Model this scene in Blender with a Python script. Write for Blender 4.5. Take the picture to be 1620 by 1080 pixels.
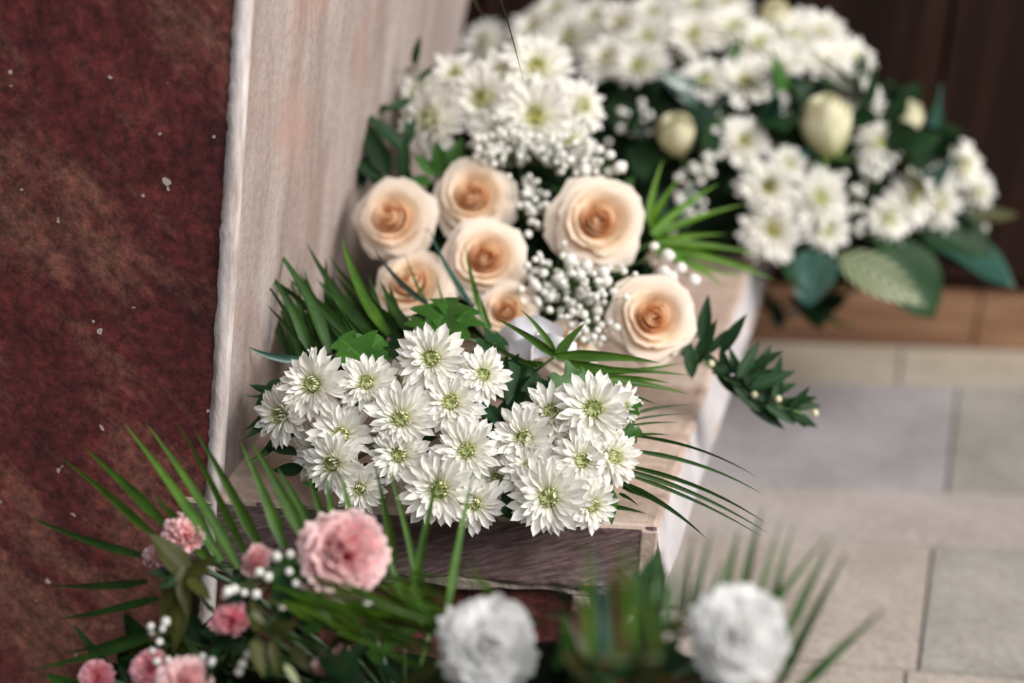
import bpy, bmesh, math, random
from mathutils import Vector, Matrix, noise
random.seed(7)
R = math.radians
SC = bpy.context.scene
COL = SC.collection
for o in list(bpy.data.objects): bpy.data.objects.remove(o)

# ------------------------------------------------------------------ camera
LEDGE = 0.25
CAMZ = 0.87
PITCH, ROLL, FPX = R(24), R(2), 2250.0
cam = bpy.data.cameras.new('camera'); camo = bpy.data.objects.new('camera', cam); COL.objects.link(camo)
cam.lens = 50; cam.sensor_width = 36; cam.clip_start = .02
camo.location = (0, 0, CAMZ)
camM = Matrix.Rotation(math.pi/2 - PITCH, 4, 'X') @ Matrix.Rotation(ROLL, 4, 'Z')
camo.rotation_euler = camM.to_euler()
cam.dof.use_dof = True; cam.dof.focus_distance = 1.16; cam.dof.aperture_fstop = 1.8; cam.dof.aperture_blades = 0
SC.camera = camo
C3 = camM.to_3x3()
RIGHT, UP, VIEW = C3 @ Vector((1,0,0)), C3 @ Vector((0,1,0)), C3 @ Vector((0,0,-1))
ORG = Vector((0,0,CAMZ))
def ray(x, y): return C3 @ Vector(((x-810)/FPX, (540-y)/FPX, -1))
def P(x, y, d): return ORG + ray(x, y)*d                       # point seen at a pixel of the 1620x1080 frame, d metres deep
def onz(x, y, z): r = ray(x, y); return ORG + r*((z-CAMZ)/r.z)
def ony(x, y, Y): r = ray(x, y); return ORG + r*(Y/r.y)
def onplane(x, y, p, n):
    r = ray(x, y); return ORG + r*((p-ORG).dot(n)/r.dot(n))
def depth(p): return (p-ORG).dot(VIEW)
def pix(p): return 810+FPX*(p-ORG).dot(RIGHT)/depth(p), 540-FPX*(p-ORG).dot(UP)/depth(p)

# ------------------------------------------------------------------ light
W = bpy.data.worlds.new('world'); SC.world = W; W.use_nodes = True
W.node_tree.nodes['Background'].inputs[0].default_value = (.95, .96, 1, 1)
W.node_tree.nodes['Background'].inputs[1].default_value = .08
def area(name, loc, target, size, power, col):
    l = bpy.data.lights.new(name, 'AREA'); l.shape = 'RECTANGLE'; l.size, l.size_y = size; l.energy = power; l.color = col
    o = bpy.data.objects.new(name, l); COL.objects.link(o); o.location = loc
    o.rotation_euler = (Vector(target)-Vector(loc)).to_track_quat('-Z', 'Y').to_euler()
    return o
area('window_light', (2.7, -.1, 2.5), (.1, 1.3, .3), (1.5, 2.0), 195, (1, .96, .91))
area('front_fill_light', (.9, -1.1, 3.1), (.1, 1.4, .3), (1.6, 1.6), 66, (.95, .97, 1))  # added fill from behind the camera, stands for no real window
vs = SC.view_settings
vs.view_transform = 'Standard'; vs.look = 'None'; vs.gamma = 1; vs.exposure = 0.02; vs.use_curve_mapping = False

# ------------------------------------------------------------------ materials
MATS = {}
def nodes(name):
    m = bpy.data.materials.new(name); m.use_nodes = True; MATS[name] = m
    nt = m.node_tree; return m, nt, nt.nodes['Principled BSDF']
def ramp(nt, src, stops):
    n = nt.nodes.new('ShaderNodeValToRGB'); e = n.color_ramp.elements
    while len(e) < len(stops): e.new(.5)
    for k, (p, c) in enumerate(stops): e[k].position = p; e[k].color = (*c, 1)
    nt.links.new(src, n.inputs[0]); return n.outputs[0]
def tex(nt, scale, detail=6, rough=.6, dist=0, coord='Object', mapscale=(1,1,1), rot=(0,0,0)):  # turns, then stretches
    tc = nt.nodes.new('ShaderNodeTexCoord'); mp = nt.nodes.new('ShaderNodeMapping')
    mp.vector_type = 'TEXTURE'; mp.inputs['Scale'].default_value = tuple(1/x for x in mapscale); mp.inputs['Rotation'].default_value = rot
    nt.links.new(tc.outputs[coord], mp.inputs[0])
    n = nt.nodes.new('ShaderNodeTexNoise'); n.inputs['Scale'].default_value = scale; n.inputs['Detail'].default_value = detail
    n.inputs['Roughness'].default_value = rough; n.inputs['Distortion'].default_value = dist
    nt.links.new(mp.outputs[0], n.inputs['Vector']); return n.outputs['Fac']
def mix(nt, fac, a, b, mode='MIX'):
    n = nt.nodes.new('ShaderNodeMix'); n.data_type = 'RGBA'; n.blend_type = mode
    for s, v in ((n.inputs[0], fac), (n.inputs[6], a), (n.inputs[7], b)):
        if hasattr(v, 'links') or hasattr(v, 'is_linked'): nt.links.new(v, s)
        else: s.default_value = v if isinstance(v, float) else (*v, 1)
    return n.outputs[2]
def bump(nt, bs, h, strength, dist=.002):
    b = nt.nodes.new('ShaderNodeBump'); b.inputs['Strength'].default_value = strength; b.inputs['Distance'].default_value = dist
    nt.links.new(h, b.inputs['Height']); nt.links.new(b.outputs[0], bs.inputs['Normal'])
def petal_mat(name, stops, trans=.35, rough=.55):
    """colour runs along the petal (UV v: 0 base, 1 tip); thin petals let light through"""
    m, nt, bs = nodes(name)
    uv = nt.nodes.new('ShaderNodeUVMap'); sp = nt.nodes.new('ShaderNodeSeparateXYZ'); nt.links.new(uv.outputs[0], sp.inputs[0])
    c = ramp(nt, sp.outputs[1], stops)
    oi = nt.nodes.new('ShaderNodeObjectInfo')
    hs = nt.nodes.new('ShaderNodeHueSaturation'); nt.links.new(c, hs.inputs['Color'])
    mr = nt.nodes.new('ShaderNodeMapRange'); mr.inputs[3].default_value = .92; mr.inputs[4].default_value = 1.05
    nt.links.new(oi.outputs['Random'], mr.inputs[0]); nt.links.new(mr.outputs[0], hs.inputs['Value'])
    c = hs.outputs[0]
    nt.links.new(c, bs.inputs['Base Color']); bs.inputs['Roughness'].default_value = rough
    bs.inputs['Specular IOR Level'].default_value = .25
    tr = nt.nodes.new('ShaderNodeBsdfTranslucent'); nt.links.new(c, tr.inputs[0])
    mx = nt.nodes.new('ShaderNodeMixShader'); mx.inputs[0].default_value = trans
    nt.links.new(bs.outputs[0], mx.inputs[1]); nt.links.new(tr.outputs[0], mx.inputs[2])
    nt.links.new(mx.outputs[0], nt.nodes['Material Output'].inputs[0])
    return m
def leaf_mat(name, c0, c1, rough=.4, trans=.2, spec=.5):
    m, nt, bs = nodes(name)
    f = tex(nt, 40, 4, .6)
    c = ramp(nt, f, [(.3, c0), (.75, c1)])
    uv = nt.nodes.new('ShaderNodeUVMap'); sp = nt.nodes.new('ShaderNodeSeparateXYZ'); nt.links.new(uv.outputs[0], sp.inputs[0])
    vein = ramp(nt, sp.outputs[0], [(.46, (0,0,0)), (.5, (1,1,1)), (.54, (0,0,0))])
    vf = nt.nodes.new('ShaderNodeMath'); vf.operation = 'MULTIPLY'; vf.inputs[1].default_value = .35
    nt.links.new(vein, vf.inputs[0])
    c = mix(nt, vf.outputs[0], c, tuple(min(1, x*2.2+.02) for x in c1))
    oi = nt.nodes.new('ShaderNodeObjectInfo'); hs = nt.nodes.new('ShaderNodeHueSaturation')
    mr = nt.nodes.new('ShaderNodeMapRange'); mr.inputs[3].default_value = .7; mr.inputs[4].default_value = 1.3
    nt.links.new(oi.outputs['Random'], mr.inputs[0]); nt.links.new(mr.outputs[0], hs.inputs['Value']); nt.links.new(c, hs.inputs['Color'])
    c = hs.outputs[0]
    nt.links.new(c, bs.inputs['Base Color']); bs.inputs['Roughness'].default_value = rough; bs.inputs['Specular IOR Level'].default_value = spec
    tr = nt.nodes.new('ShaderNodeBsdfTranslucent'); nt.links.new(c, tr.inputs[0])
    mx = nt.nodes.new('ShaderNodeMixShader'); mx.inputs[0].default_value = trans
    nt.links.new(bs.outputs[0], mx.inputs[1]); nt.links.new(tr.outputs[0], mx.inputs[2])
    nt.links.new(mx.outputs[0], nt.nodes['Material Output'].inputs[0])
    return m

# red marble: deep red ground, brown clouding, rusty and pale veins
m, nt, bs = nodes('red_marble')
c = ramp(nt, tex(nt, 6, 12, .72, .15), [(.3, (.022,.009,.010)), (.45, (.085,.018,.020)), (.57, (.135,.030,.030)), (.70, (.13,.062,.052))])
v = tex(nt, 3.6, 14, .74, .25, mapscale=(.7,1,2.0), rot=(0,.8,0))
vm = ramp(nt, v, [(.50, (0,0,0)), (.60, (.5,.5,.5)), (.66, (.12,.12,.12)), (.72, (.7,.7,.7)), (.8, (.1,.1,.1))])
c = mix(nt, vm, c, (.27,.15,.105))
c = mix(nt, .8, c, ramp(nt, tex(nt, 2.2, 5, .6, .2), [(.35, (.45,.42,.45)), (.6, (1.25,1.15,1.12))]), 'MULTIPLY')
sp = ramp(nt, tex(nt, 95, 8, .8), [(.38, (.30,.28,.28)), (.52, (1,1,1)), (.66, (2.0,1.8,1.6))])
c = mix(nt, .85, c, sp, 'MULTIPLY')
ch = ramp(nt, tex(nt, 75, 2, .4), [(.745, (0,0,0)), (.76, (1,1,1))])
c = mix(nt, ch, c, (.5,.42,.36))
nt.links.new(c, bs.inputs['Base Color']); bs.inputs['Roughness'].default_value = .5
bump(nt, bs, tex(nt, 120, 6, .7), .35)
# pale stone of the pier, vertical rubbing, pinkish
m, nt, bs = nodes('pale_stone')
c = ramp(nt, tex(nt, 7, 8, .6, .3, mapscale=(2.5,2.5,.45)), [(.3, (.26,.19,.165)), (.5, (.40,.325,.30)), (.68, (.50,.43,.41))])
c = mix(nt, .6, c, ramp(nt, tex(nt, 140, 4, .7), [(.35, (.65,.62,.6)), (.6, (1,1,1))]), 'MULTIPLY')
c = mix(nt, ramp(nt, tex(nt, 9, 5, .6), [(.55, (0,0,0)), (.72, (.6,.6,.6))]), c, (.42,.25,.20))
nt.links.new(c, bs.inputs['Base Color']); bs.inputs['Roughness'].default_value = .75
bump(nt, bs, tex(nt, 160, 6, .7), .5)
# chipped white arris
m, nt, bs = nodes('chipped_plaster')
c = ramp(nt, tex(nt, 55, 8, .7, mapscale=(1,1,.25)), [(.3, (.28,.22,.20)), (.5, (.55,.48,.46)), (.65, (.72,.68,.67))])
nt.links.new(c, bs.inputs['Base Color']); bs.inputs['Roughness'].default_value = .8
bump(nt, bs, tex(nt, 90, 6, .7, mapscale=(1,1,.3)), .8)
# ledge: tooled purple-brown stone
m, nt, bs = nodes('tooled_stone')
tool = tex(nt, 30, 5, .65, .1, mapscale=(1.4,1,11), rot=(0,-.36,0))
c = ramp(nt, tool, [(.30, (.075,.046,.048)), (.5, (.16,.108,.11)), (.70, (.30,.23,.225))])
c = mix(nt, .75, c, ramp(nt, tex(nt, 9, 6, .6), [(.35, (.6,.5,.5)), (.65, (1.25,1.15,1.15))]), 'MULTIPLY')
c = mix(nt, ramp(nt, tex(nt, 40, 2, .4, mapscale=(1.6,1,.7)), [(.75, (0,0,0)), (.77, (1,1,1))]), c, (.6,.55,.52))
nt.links.new(c, bs.inputs['Base Color']); bs.inputs['Roughness'].default_value = .7
bump(nt, bs, tool, .6, .003)
m, nt, bs = nodes('ledge_top_stone')
c = ramp(nt, tex(nt, 8, 8, .65, .4, mapscale=(1,2.5,1)), [(.3, (.33,.23,.19)), (.5, (.52,.39,.32)), (.68, (.62,.50,.43))])
c = mix(nt, .6, c, ramp(nt, tex(nt, 90, 5, .7), [(.35, (.6,.57,.55)), (.6, (1,1,1))]), 'MULTIPLY')
nt.links.new(c, bs.inputs['Base Color']); bs.inputs['Roughness'].default_value = .65
bump(nt, bs, tex(nt, 90, 6, .7), .4)
m, nt, bs = nodes('white_stone')
c = ramp(nt, tex(nt, 14, 6, .6), [(.3, (.44,.41,.42)), (.6, (.62,.59,.61))])
nt.links.new(c, bs.inputs['Base Color']); bs.inputs['Roughness'].default_value = .6
bump(nt, bs, tex(nt, 90, 5, .7), .4)
m, nt, bs = nodes('mortar')
c = ramp(nt, tex(nt, 60, 6, .7), [(.3, (.17,.13,.11)), (.6, (.40,.34,.29))])
nt.links.new(c, bs.inputs['Base Color']); bs.inputs['Roughness'].default_value = .9
bump(nt, bs, tex(nt, 90, 6, .7), 1, .004)
def slab_mat(name, a, b, rough=.42):
    m, nt, bs = nodes(name)
    c = ramp(nt, tex(nt, 6, 8, .65, .4), [(.32, a), (.68, b)])
    c = mix(nt, .7, c, ramp(nt, tex(nt, 110, 5, .75), [(.33, (.55,.52,.5)), (.6, (1.08,1.06,1.05))]), 'MULTIPLY')
    nt.links.new(c, bs.inputs['Base Color']); bs.inputs['Roughness'].default_value = rough
    bump(nt, bs, tex(nt, 60, 6, .7), .3)
slab_mat('slab_beige', (.33,.285,.25), (.47,.42,.38))
slab_mat('slab_pink', (.345,.305,.285), (.475,.43,.405))
slab_mat('slab_grey', (.25,.235,.215), (.40,.38,.35))
slab_mat('slab_blue', (.285,.27,.275), (.42,.40,.41))
slab_mat('slab_cream', (.38,.335,.27), (.51,.46,.395))
m, nt, bs = nodes('joint'); bs.inputs['Base Color'].default_value = (.20,.17,.15,1); bs.inputs['Roughness'].default_value = .9
m, nt, bs = nodes('dark_wood')
c = ramp(nt, tex(nt, 4, 6, .6, .5, mapscale=(6,6,.6)), [(.3, (.006,.003,.0025)), (.5, (.015,.007,.005)), (.7, (.030,.013,.009))])
nt.links.new(c, bs.inputs['Base Color']); bs.inputs['Roughness'].default_value = .85; bs.inputs['Specular IOR Level'].default_value = .08
m, nt, bs = nodes('brown_wood')
c = ramp(nt, tex(nt, 4, 6, .6, .5, mapscale=(.8,6,6)), [(.3, (.10,.045,.025)), (.5, (.19,.095,.05)), (.7, (.28,.16,.09))])
nt.links.new(c, bs.inputs['Base Color']); bs.inputs['Roughness'].default_value = .5

petal_mat('chrys_petal', [(0, (.62,.66,.30)), (.2, (.84,.83,.64)), (.5, (.95,.93,.87)), (1, (.96,.945,.91))], .42)
petal_mat('chrys_inner', [(0, (.38,.50,.10)), (.45, (.72,.76,.36)), (1, (.93,.92,.76))], .35)
petal_mat('chrys_center', [(0, (.22,.36,.03)), (.5, (.46,.58,.12)), (1, (.76,.80,.40))], .2)
petal_mat('chrys_center_gold', [(0, (.28,.24,.02)), (.6, (.50,.44,.08)), (1, (.66,.60,.22))], .2)
petal_mat('rose_outer', [(0, (.92,.62,.34)), (.35, (.95,.75,.53)), (.7, (.96,.83,.69)), (1, (.96,.87,.77))], .42)
petal_mat('rose_mid', [(0, (.90,.48,.18)), (.4, (.94,.64,.37)), (.8, (.96,.79,.60)), (1, (.96,.84,.70))], .42)
petal_mat('rose_inner', [(0, (.88,.38,.11)), (.5, (.93,.56,.27)), (.85, (.95,.74,.50)), (1, (.96,.82,.64))], .42)
petal_mat('carnation_pink', [(0, (.86,.10,.17)), (.45, (.92,.30,.35)), (.75, (.95,.54,.56)), (1, (.96,.76,.75))], .35)
petal_mat('carnation_deep', [(0, (.70,.06,.12)), (.45, (.82,.16,.24)), (.8, (.90,.33,.40)), (1, (.94,.60,.64))], .3)
petal_mat('carnation_white', [(0, (.90,.89,.80)), (.4, (.95,.945,.92)), (1, (.97,.97,.97))], .5)
petal_mat('cream_bud', [(0, (.50,.56,.16)), (.4, (.76,.74,.42)), (1, (.90,.87,.68))], .3)
petal_mat('breath_white', [(0, (.84,.82,.75)), (1, (.93,.92,.88))], .3)
petal_mat('ribbon_white', [(0, (.82,.82,.88)), (1, (.86,.86,.92))], .25, .35)
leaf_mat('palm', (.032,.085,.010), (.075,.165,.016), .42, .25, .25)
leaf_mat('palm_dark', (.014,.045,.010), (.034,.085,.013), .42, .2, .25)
leaf_mat('grass_bright', (.06,.16,.008), (.15,.31,.02), .45, .35, .3)
leaf_mat('leaf_green', (.02,.075,.008), (.045,.14,.018), .45, .2, .3)
leaf_mat('leaf_dark', (.007,.026,.009), (.018,.054,.016), .5, .15, .16)
leaf_mat('leaf_teal', (.012,.05,.035), (.04,.11,.085), .28, .1, .7)
leaf_mat('leaf_olive', (.030,.036,.007), (.080,.078,.018), .5, .15, .18)
leaf_mat('leaf_brown', (.04,.02,.010), (.10,.045,.018), .5, .15, .3)
leaf_mat('leaf_pale', (.22,.26,.12), (.42,.45,.28), .5, .2)
m, nt, bs = nodes('leaf_striped')
uv = nt.nodes.new('ShaderNodeUVMap'); sx = nt.nodes.new('ShaderNodeSeparateXYZ'); nt.links.new(uv.outputs[0], sx.inputs[0])
def mth(nt, op, a, b=0.0):
    n = nt.nodes.new('ShaderNodeMath'); n.operation = op
    for k, v in enumerate((a, b)):
        if hasattr(v, 'is_linked'): nt.links.new(v, n.inputs[k])
        else: n.inputs[k].default_value = v
    return n.outputs[0]
ax = mth(nt, 'ABSOLUTE', mth(nt, 'SUBTRACT', sx.outputs[0], .5))
sn = mth(nt, 'SINE', mth(nt, 'MULTIPLY', mth(nt, 'SUBTRACT', sx.outputs[1], mth(nt, 'MULTIPLY', ax, .35)), 55.0))
nt.links.new(ramp(nt, mth(nt, 'MULTIPLY_ADD', sn, .5), [(.2, (.03,.055,.025)), (.7, (.24,.27,.14))]), bs.inputs['Base Color']); bs.inputs['Roughness'].default_value = .5
leaf_mat('stem', (.05,.11,.025), (.11,.18,.05), .5, .0)
leaf_mat('sage', (.10,.17,.10), (.19,.26,.16), .55, .1)
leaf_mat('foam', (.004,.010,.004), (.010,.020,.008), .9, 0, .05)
leaf_mat('bud_yellow', (.55,.50,.30), (.70,.66,.45), .5, .1)

# ------------------------------------------------------------------ helpers
def mesh(name, V, F, mat, uv=None, smooth=True):
    me = bpy.data.meshes.new(name); me.from_pydata([tuple(v) for v in V], [], F)
    if uv:
        l = me.uv_layers.new(name='UVMap')
        for lp in me.loops: l.data[lp.index].uv = uv[lp.vertex_index]
    if smooth:
        for p in me.polygons: p.use_smooth = True
    for mm in (mat if isinstance(mat, (list, tuple)) else [mat]): me.materials.append(MATS[mm])
    me.update(); return me
def add(name, me, parent=None, M=None, label=None):
    o = bpy.data.objects.new(name, me); COL.objects.link(o)
    if parent: o.parent = parent
    if M is not None: o.matrix_basis = M
    if label: o['label'] = label
    return o
LABELS = set()
def tag(o, label, cat, group=None, kind=None):
    o['label'] = label; o['category'] = cat
    if group: o['group'] = group
    if kind: o['kind'] = kind
    return o
def thing(name, label, cat, M, group=None):
    o = bpy.data.objects.new(name, None); COL.objects.link(o); o.empty_display_size = .01
    o.matrix_basis = M; return tag(o, label, cat, group)
def grid(fn, nu, nv):
    V, F, UV = [], [], []
    for j in range(nv+1):
        for i in range(nu+1):
            V.append(fn(i/nu, j/nv)); UV.append((i/nu, j/nv))
    for j in range(nv):
        for i in range(nu):
            a = j*(nu+1)+i; F.append((a, a+1, a+nu+2, a+nu+1))
    return V, F, UV
def tube_data(pts, r0, r1, n=6):
    V, F, UV = [], [], []
    for k, p in enumerate(pts):
        t = (pts[min(k+1, len(pts)-1)]-pts[max(k-1, 0)]).normalized()
        a = t.orthogonal().normalized(); b = t.cross(a)
        f = k/(len(pts)-1); r = r0+(r1-r0)*f
        for i in range(n):
            g = 2*math.pi*i/n; V.append(p+(a*math.cos(g)+b*math.sin(g))*r); UV.append((.25, f))
    for k in range(len(pts)-1):
        for i in range(n):
            j = (i+1) % n; F.append((k*n+i, k*n+j, k*n+n+j, k*n+n+i))
    F.append(tuple(range(n))[::-1]); F.append(tuple(range((len(pts)-1)*n, len(pts)*n)))
    return V, F, UV
def join(datas):
    V, F, UV = [], [], []
    for v, f, u in datas:
        o = len(V); V += v; UV += u; F += [tuple(i+o for i in q) for q in f]
    return V, F, UV
def bez(a, b, c, n=7):
    return [a*(1-t)**2 + b*2*t*(1-t) + c*t*t for t in [i/n for i in range(n+1)]]
def frame(pos, n, spin=0, s=1):
    """matrix at pos with local Z along n"""
    q = n.normalized().to_track_quat('Z', 'Y').to_matrix().to_4x4()
    return Matrix.Translation(pos) @ q @ Matrix.Rotation(spin, 4, 'Z') @ Matrix.Scale(s, 4)
def face(tx=0, ty=0):
    """a direction that looks back at the camera, turned tx to the right and ty upwards"""
    return (-VIEW + RIGHT*tx + UP*ty).normalized()
def stem_to(t, root, r=.0022, name='stem', mat='stem', z0=-.006, bow=.02):
    Mi = t.matrix_basis.inverted(); a = Vector((0,0,z0/ t.matrix_basis.to_scale().x))
    sc = t.matrix_basis.to_scale().x
    c = Mi @ root; b = Vector((0,0,-.45*c.length))
    return add(name, mesh(name, *tube_data_m(bez(a, b, c, 6), r/sc, r/sc*.9, mat)), t)
def tube_data_m(pts, r0, r1, mat):
    V, F, UV = tube_data(pts, r0, r1); return V, F, mat, UV
def xf(d, M):
    V, F, UV = d; return [M @ Vector(v) for v in V], F, UV

# ------------------------------------------------------------------ setting
def prism(name, top, bot, mats, fm=None, sub=0):
    """closed prism between two rings of points (same order); fm gives a material index per side + top + bottom"""
    n = len(top); V = list(top)+list(bot); F = [tuple(range(n)), tuple(range(n, 2*n))[::-1]]
    for i in range(n): F.append((i, n+i, n+(i+1) % n, (i+1) % n))
    me = mesh(name, V, F, mats, smooth=False)
    if fm:
        for p, k in zip(me.polygons, fm): p.material_index = k
    bm = bmesh.new(); bm.from_mesh(me); bmesh.ops.recalc_face_normals(bm, faces=bm.faces); bm.to_mesh(me); bm.free()
    return me
def rough_edges(me, cuts, amp, freq, bev=.003):
    bm = bmesh.new(); bm.from_mesh(me)
    es = [e for e in bm.edges if len(e.link_faces) == 2 and e.calc_face_angle(0) > .5]
    bmesh.ops.bevel(bm, geom=es, offset=bev, segments=2, affect='EDGES', profile=.5)
    bmesh.ops.triangulate(bm, faces=[f for f in bm.faces if len(f.verts) > 4])
    for _ in range(cuts):
        bmesh.ops.subdivide_edges(bm, edges=[e for e in bm.edges if e.calc_length() > .012], cuts=1, use_grid_fill=True)
    bm.normal_update()
    for v in bm.verts:
        e = any(l.calc_face_angle(0) > .15 for l in v.link_edges if len(l.link_faces) == 2)
        n = noise.noise(v.co*freq)+.5*noise.noise(v.co*freq*2.7)
        v.co += v.normal*n*amp*(2.2 if e else .6)
    bm.to_mesh(me); bm.free(); return me

floor_z = 0.0
# floor: a joint bed with separate slabs, corners read on the floor plane
fl = add('floor', mesh('floor', [(-1.5,-.6,-.012),(2.2,-.6,-.012),(2.2,2.3,-.012),(-1.5,2.3,-.012)], [(0,1,2,3)], 'joint', smooth=False))
fl['kind'] = 'structure'; fl['label'] = 'floor of worn grey and beige stone slabs with thin dark joints'
def slab(c, mat, gap=.0009):
    cen = sum((Vector((p.x,p.y,0)) for p in c), Vector())/len(c)
    top = []
    for p in c:
        d = Vector((p.x,p.y,0))-cen; top.append(cen+d*(1-gap/d.length*1.4)+Vector((0,0,random.uniform(-.0012,.0012))))
    bot = [Vector((p.x,p.y,-.012)) for p in top]
    me = prism('slab', top, bot, mat)
    bm = bmesh.new(); bm.from_mesh(me)
    bmesh.ops.bevel(bm, geom=[e for e in bm.edges if all(v.co.z > -.006 for v in e.verts)], offset=.0018, segments=2, affect='EDGES')
    bm.to_mesh(me); bm.free()
    add('slab', me, fl)
def fz(x, y): return onz(x, y, 0)
rows = [  # y at x=1300, slope, joint x positions measured at the row middle, materials
    (1290, .085), (1046, .08), (857, .035), (772, .03), (606, .02), (548, .02), (500, .015), (462, .01)]
def rowpt(k, x): return fz(x, rows[k][0]+(x-1300)*rows[k][1])
plan = [
    (0, 1, [(1150,1150),(1420,1432),(1760,1720)], ['slab_beige','slab_beige','slab_beige','slab_grey']),
    (1, 2, [(900,960),(1452,1475),(1800,1780)], ['slab_beige','slab_beige','slab_grey','slab_beige']),
    (2, 3, [(1000,1030),(1820,1800)], ['slab_beige','slab_pink','slab_beige']),
    (3, 4, [(1000,1040),(1497,1515),(1830,1800)], ['slab_blue','slab_blue','slab_grey','slab_grey']),
    (4, 5, [(1100,1120),(1420,1425),(1800,1790)], ['slab_grey','slab_cream','slab_cream','slab_cream']),
    (5, 6, [(1050,1060),(1560,1560),(1850,1840)], ['slab_blue','slab_cream','slab_cream','slab_cream']),
    (6, 7, [(1240,1240),(1540,1535),(1850,1840)], ['slab_cream','slab_cream','slab_grey','slab_grey'])]
for a, b, js, ms in plan:
    xs = [(200,330)] + js + [(2500,2350)]
    for (xa0, xb0), (xa1, xb1), mm in zip(xs, xs[1:], ms):
        slab([rowpt(a, xa0), rowpt(a, xa1), rowpt(b, xb1), rowpt(b, xb0)], mm)

# dark timber panelling at the back with a lighter plinth board
YB = 2.03
wb = add('wall_back', prism('wall_back', [Vector((-1.4,YB,2.6)),Vector((2.2,YB,2.6)),Vector((2.2,YB+.05,2.6)),Vector((-1.4,YB+.05,2.6))],
      [Vector((-1.4,YB,0)),Vector((2.2,YB,0)),Vector((2.2,YB+.05,0)),Vector((-1.4,YB+.05,0))], 'dark_wood'))
wb['kind'] = 'structure'; wb['label'] = 'dark brown timber panelling behind the flowers'
for x0 in [-.5+.22*k for k in range(9)]:
    me = prism('plank', [Vector((x0+.004,YB-.012,2.6)),Vector((x0+.216,YB-.012,2.6)),Vector((x0+.216,YB,2.6)),Vector((x0+.004,YB,2.6))],
      [Vector((x0+.004,YB-.012,.1)),Vector((x0+.216,YB-.012,.1)),Vector((x0+.216,YB,.1)),Vector((x0+.004,YB,.1))], 'dark_wood')
    add('plank', me, wb)
for xa, xb in ((-.4,.70),(.702,1.9)):
    o = add('baseboard_back', rough_edges(prism('baseboard_back', [Vector((xa,YB-.045,.085)),Vector((xb,YB-.045,.085)),Vector((xb,YB-.012,.085)),Vector((xa,YB-.012,.085))],
      [Vector((xa,YB-.045,0)),Vector((xb,YB-.045,0)),Vector((xb,YB-.012,0)),Vector((xa,YB-.012,0))], 'brown_wood'), 2, .001, 14, .004))
    o['kind'] = 'structure'; o['label'] = 'brown wooden plinth board at the foot of the panelling'

# ledge slab
L0 = onz(338, 790, LEDGE); L1 = onz(1040, 833, LEDGE); L2d = (onz(1172, 462, LEDGE)-L1).normalized()
L2 = L1 + L2d*.98
PD = Vector((L2d.x-.03, L2d.y, 0)).normalized()            # plan direction of the pier's side
L3 = L0 + PD*1.0
TH = .066
def dn(p, h): return Vector((p.x, p.y, p.z-h))
L0x = L0 - (L1-L0).normalized()*.03
ring = [L0x, L1, L2, L3 - Vector((.03,0,0))]
inset = [dn(L0x, TH), dn(L1, TH)+Vector((.012,.0,0)), dn(L2, TH)+Vector((.016,0,0)), dn(ring[3], TH)]
led = add('trim_1', rough_edges(prism('ledge', ring, inset, ['tooled_stone','ledge_top_stone','white_stone'], [1,0,0,2,0,0]), 6, .0011, 30, .004))
for p in led.data.polygons: p.material_index = 1 if p.normal.z > .3 else 2 if p.normal.x > .35 else 0
led['kind'] = 'structure'; led['label'] = 'projecting stone ledge with tooled purple front face and worn pale arris'
# body under the ledge with mortar bed, pale frame and red insert
FD = (L1-L0).normalized(); NF = Vector((FD.y, -FD.x, 0)).normalized()     # NF: outward normal of the front
def fr(px, py, off): return onplane(px, py, L0+NF*off, NF)
b0, b1 = L0x+Vector((.0,.03,0)), L0+FD*((L1-L0).length-.055)+Vector((0,.03,0))
body = add('wall_front', prism('body', [dn(b0,TH), dn(b1,TH), dn(b1+L2d*.9,TH), dn(b0+L2d*.9,TH)],
    [Vector((p.x,p.y,0)) for p in (b0, b1, b1+L2d*.9, b0+L2d*.9)], 'white_stone'))
body['kind'] = 'structure'; body['label'] = 'pale stone base under the ledge'
def front_box(name, x0, x1, z0, z1, out, thick, mat, parent, amp=.0012):
    """a block on the body's front, x along the front from L0, out = how far its face stands from the ledge's front plane"""
    p0, p1 = L0+FD*x0, L0+FD*x1
    f = [Vector((p0.x,p0.y,0))+NF*out, Vector((p1.x,p1.y,0))+NF*out, Vector((p1.x,p1.y,0))+NF*(out-thick), Vector((p0.x,p0.y,0))+NF*(out-thick)]
    me = prism(name, [v+Vector((0,0,z1)) for v in f], [v+Vector((0,0,z0)) for v in f], mat)
    return add(name, rough_edges(me, 5, amp, 40, .002), parent)
WL = (L1-L0).length
xi = (fr(905, 945, -.012)-L0).dot(FD)
front_box('mortar_bed', -.02, WL-.01, LEDGE-TH-.008, LEDGE-TH+.002, -.003, .03, 'mortar', body, .0022)
front_box('corner_strip', WL-.014, WL+.001, LEDGE-TH+.001, LEDGE-.004, .0012, .02, 'ledge_top_stone', led, .0006)
front_box('red_panel', -.02, xi, .0, LEDGE-TH-.010, -.014, .02, 'red_marble', body)
front_box('frame_strip', xi, xi+.016, .0, LEDGE-TH-.010, -.004, .03, 'mortar', body, .0015)
front_box('pale_block', xi+.017, WL-.006, .09, LEDGE-TH-.010, -.012, .02, 'white_stone', body)
front_box('pale_block', xi+.017, WL-.006, .0, .087, -.012, .02, 'white_stone', body)
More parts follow.
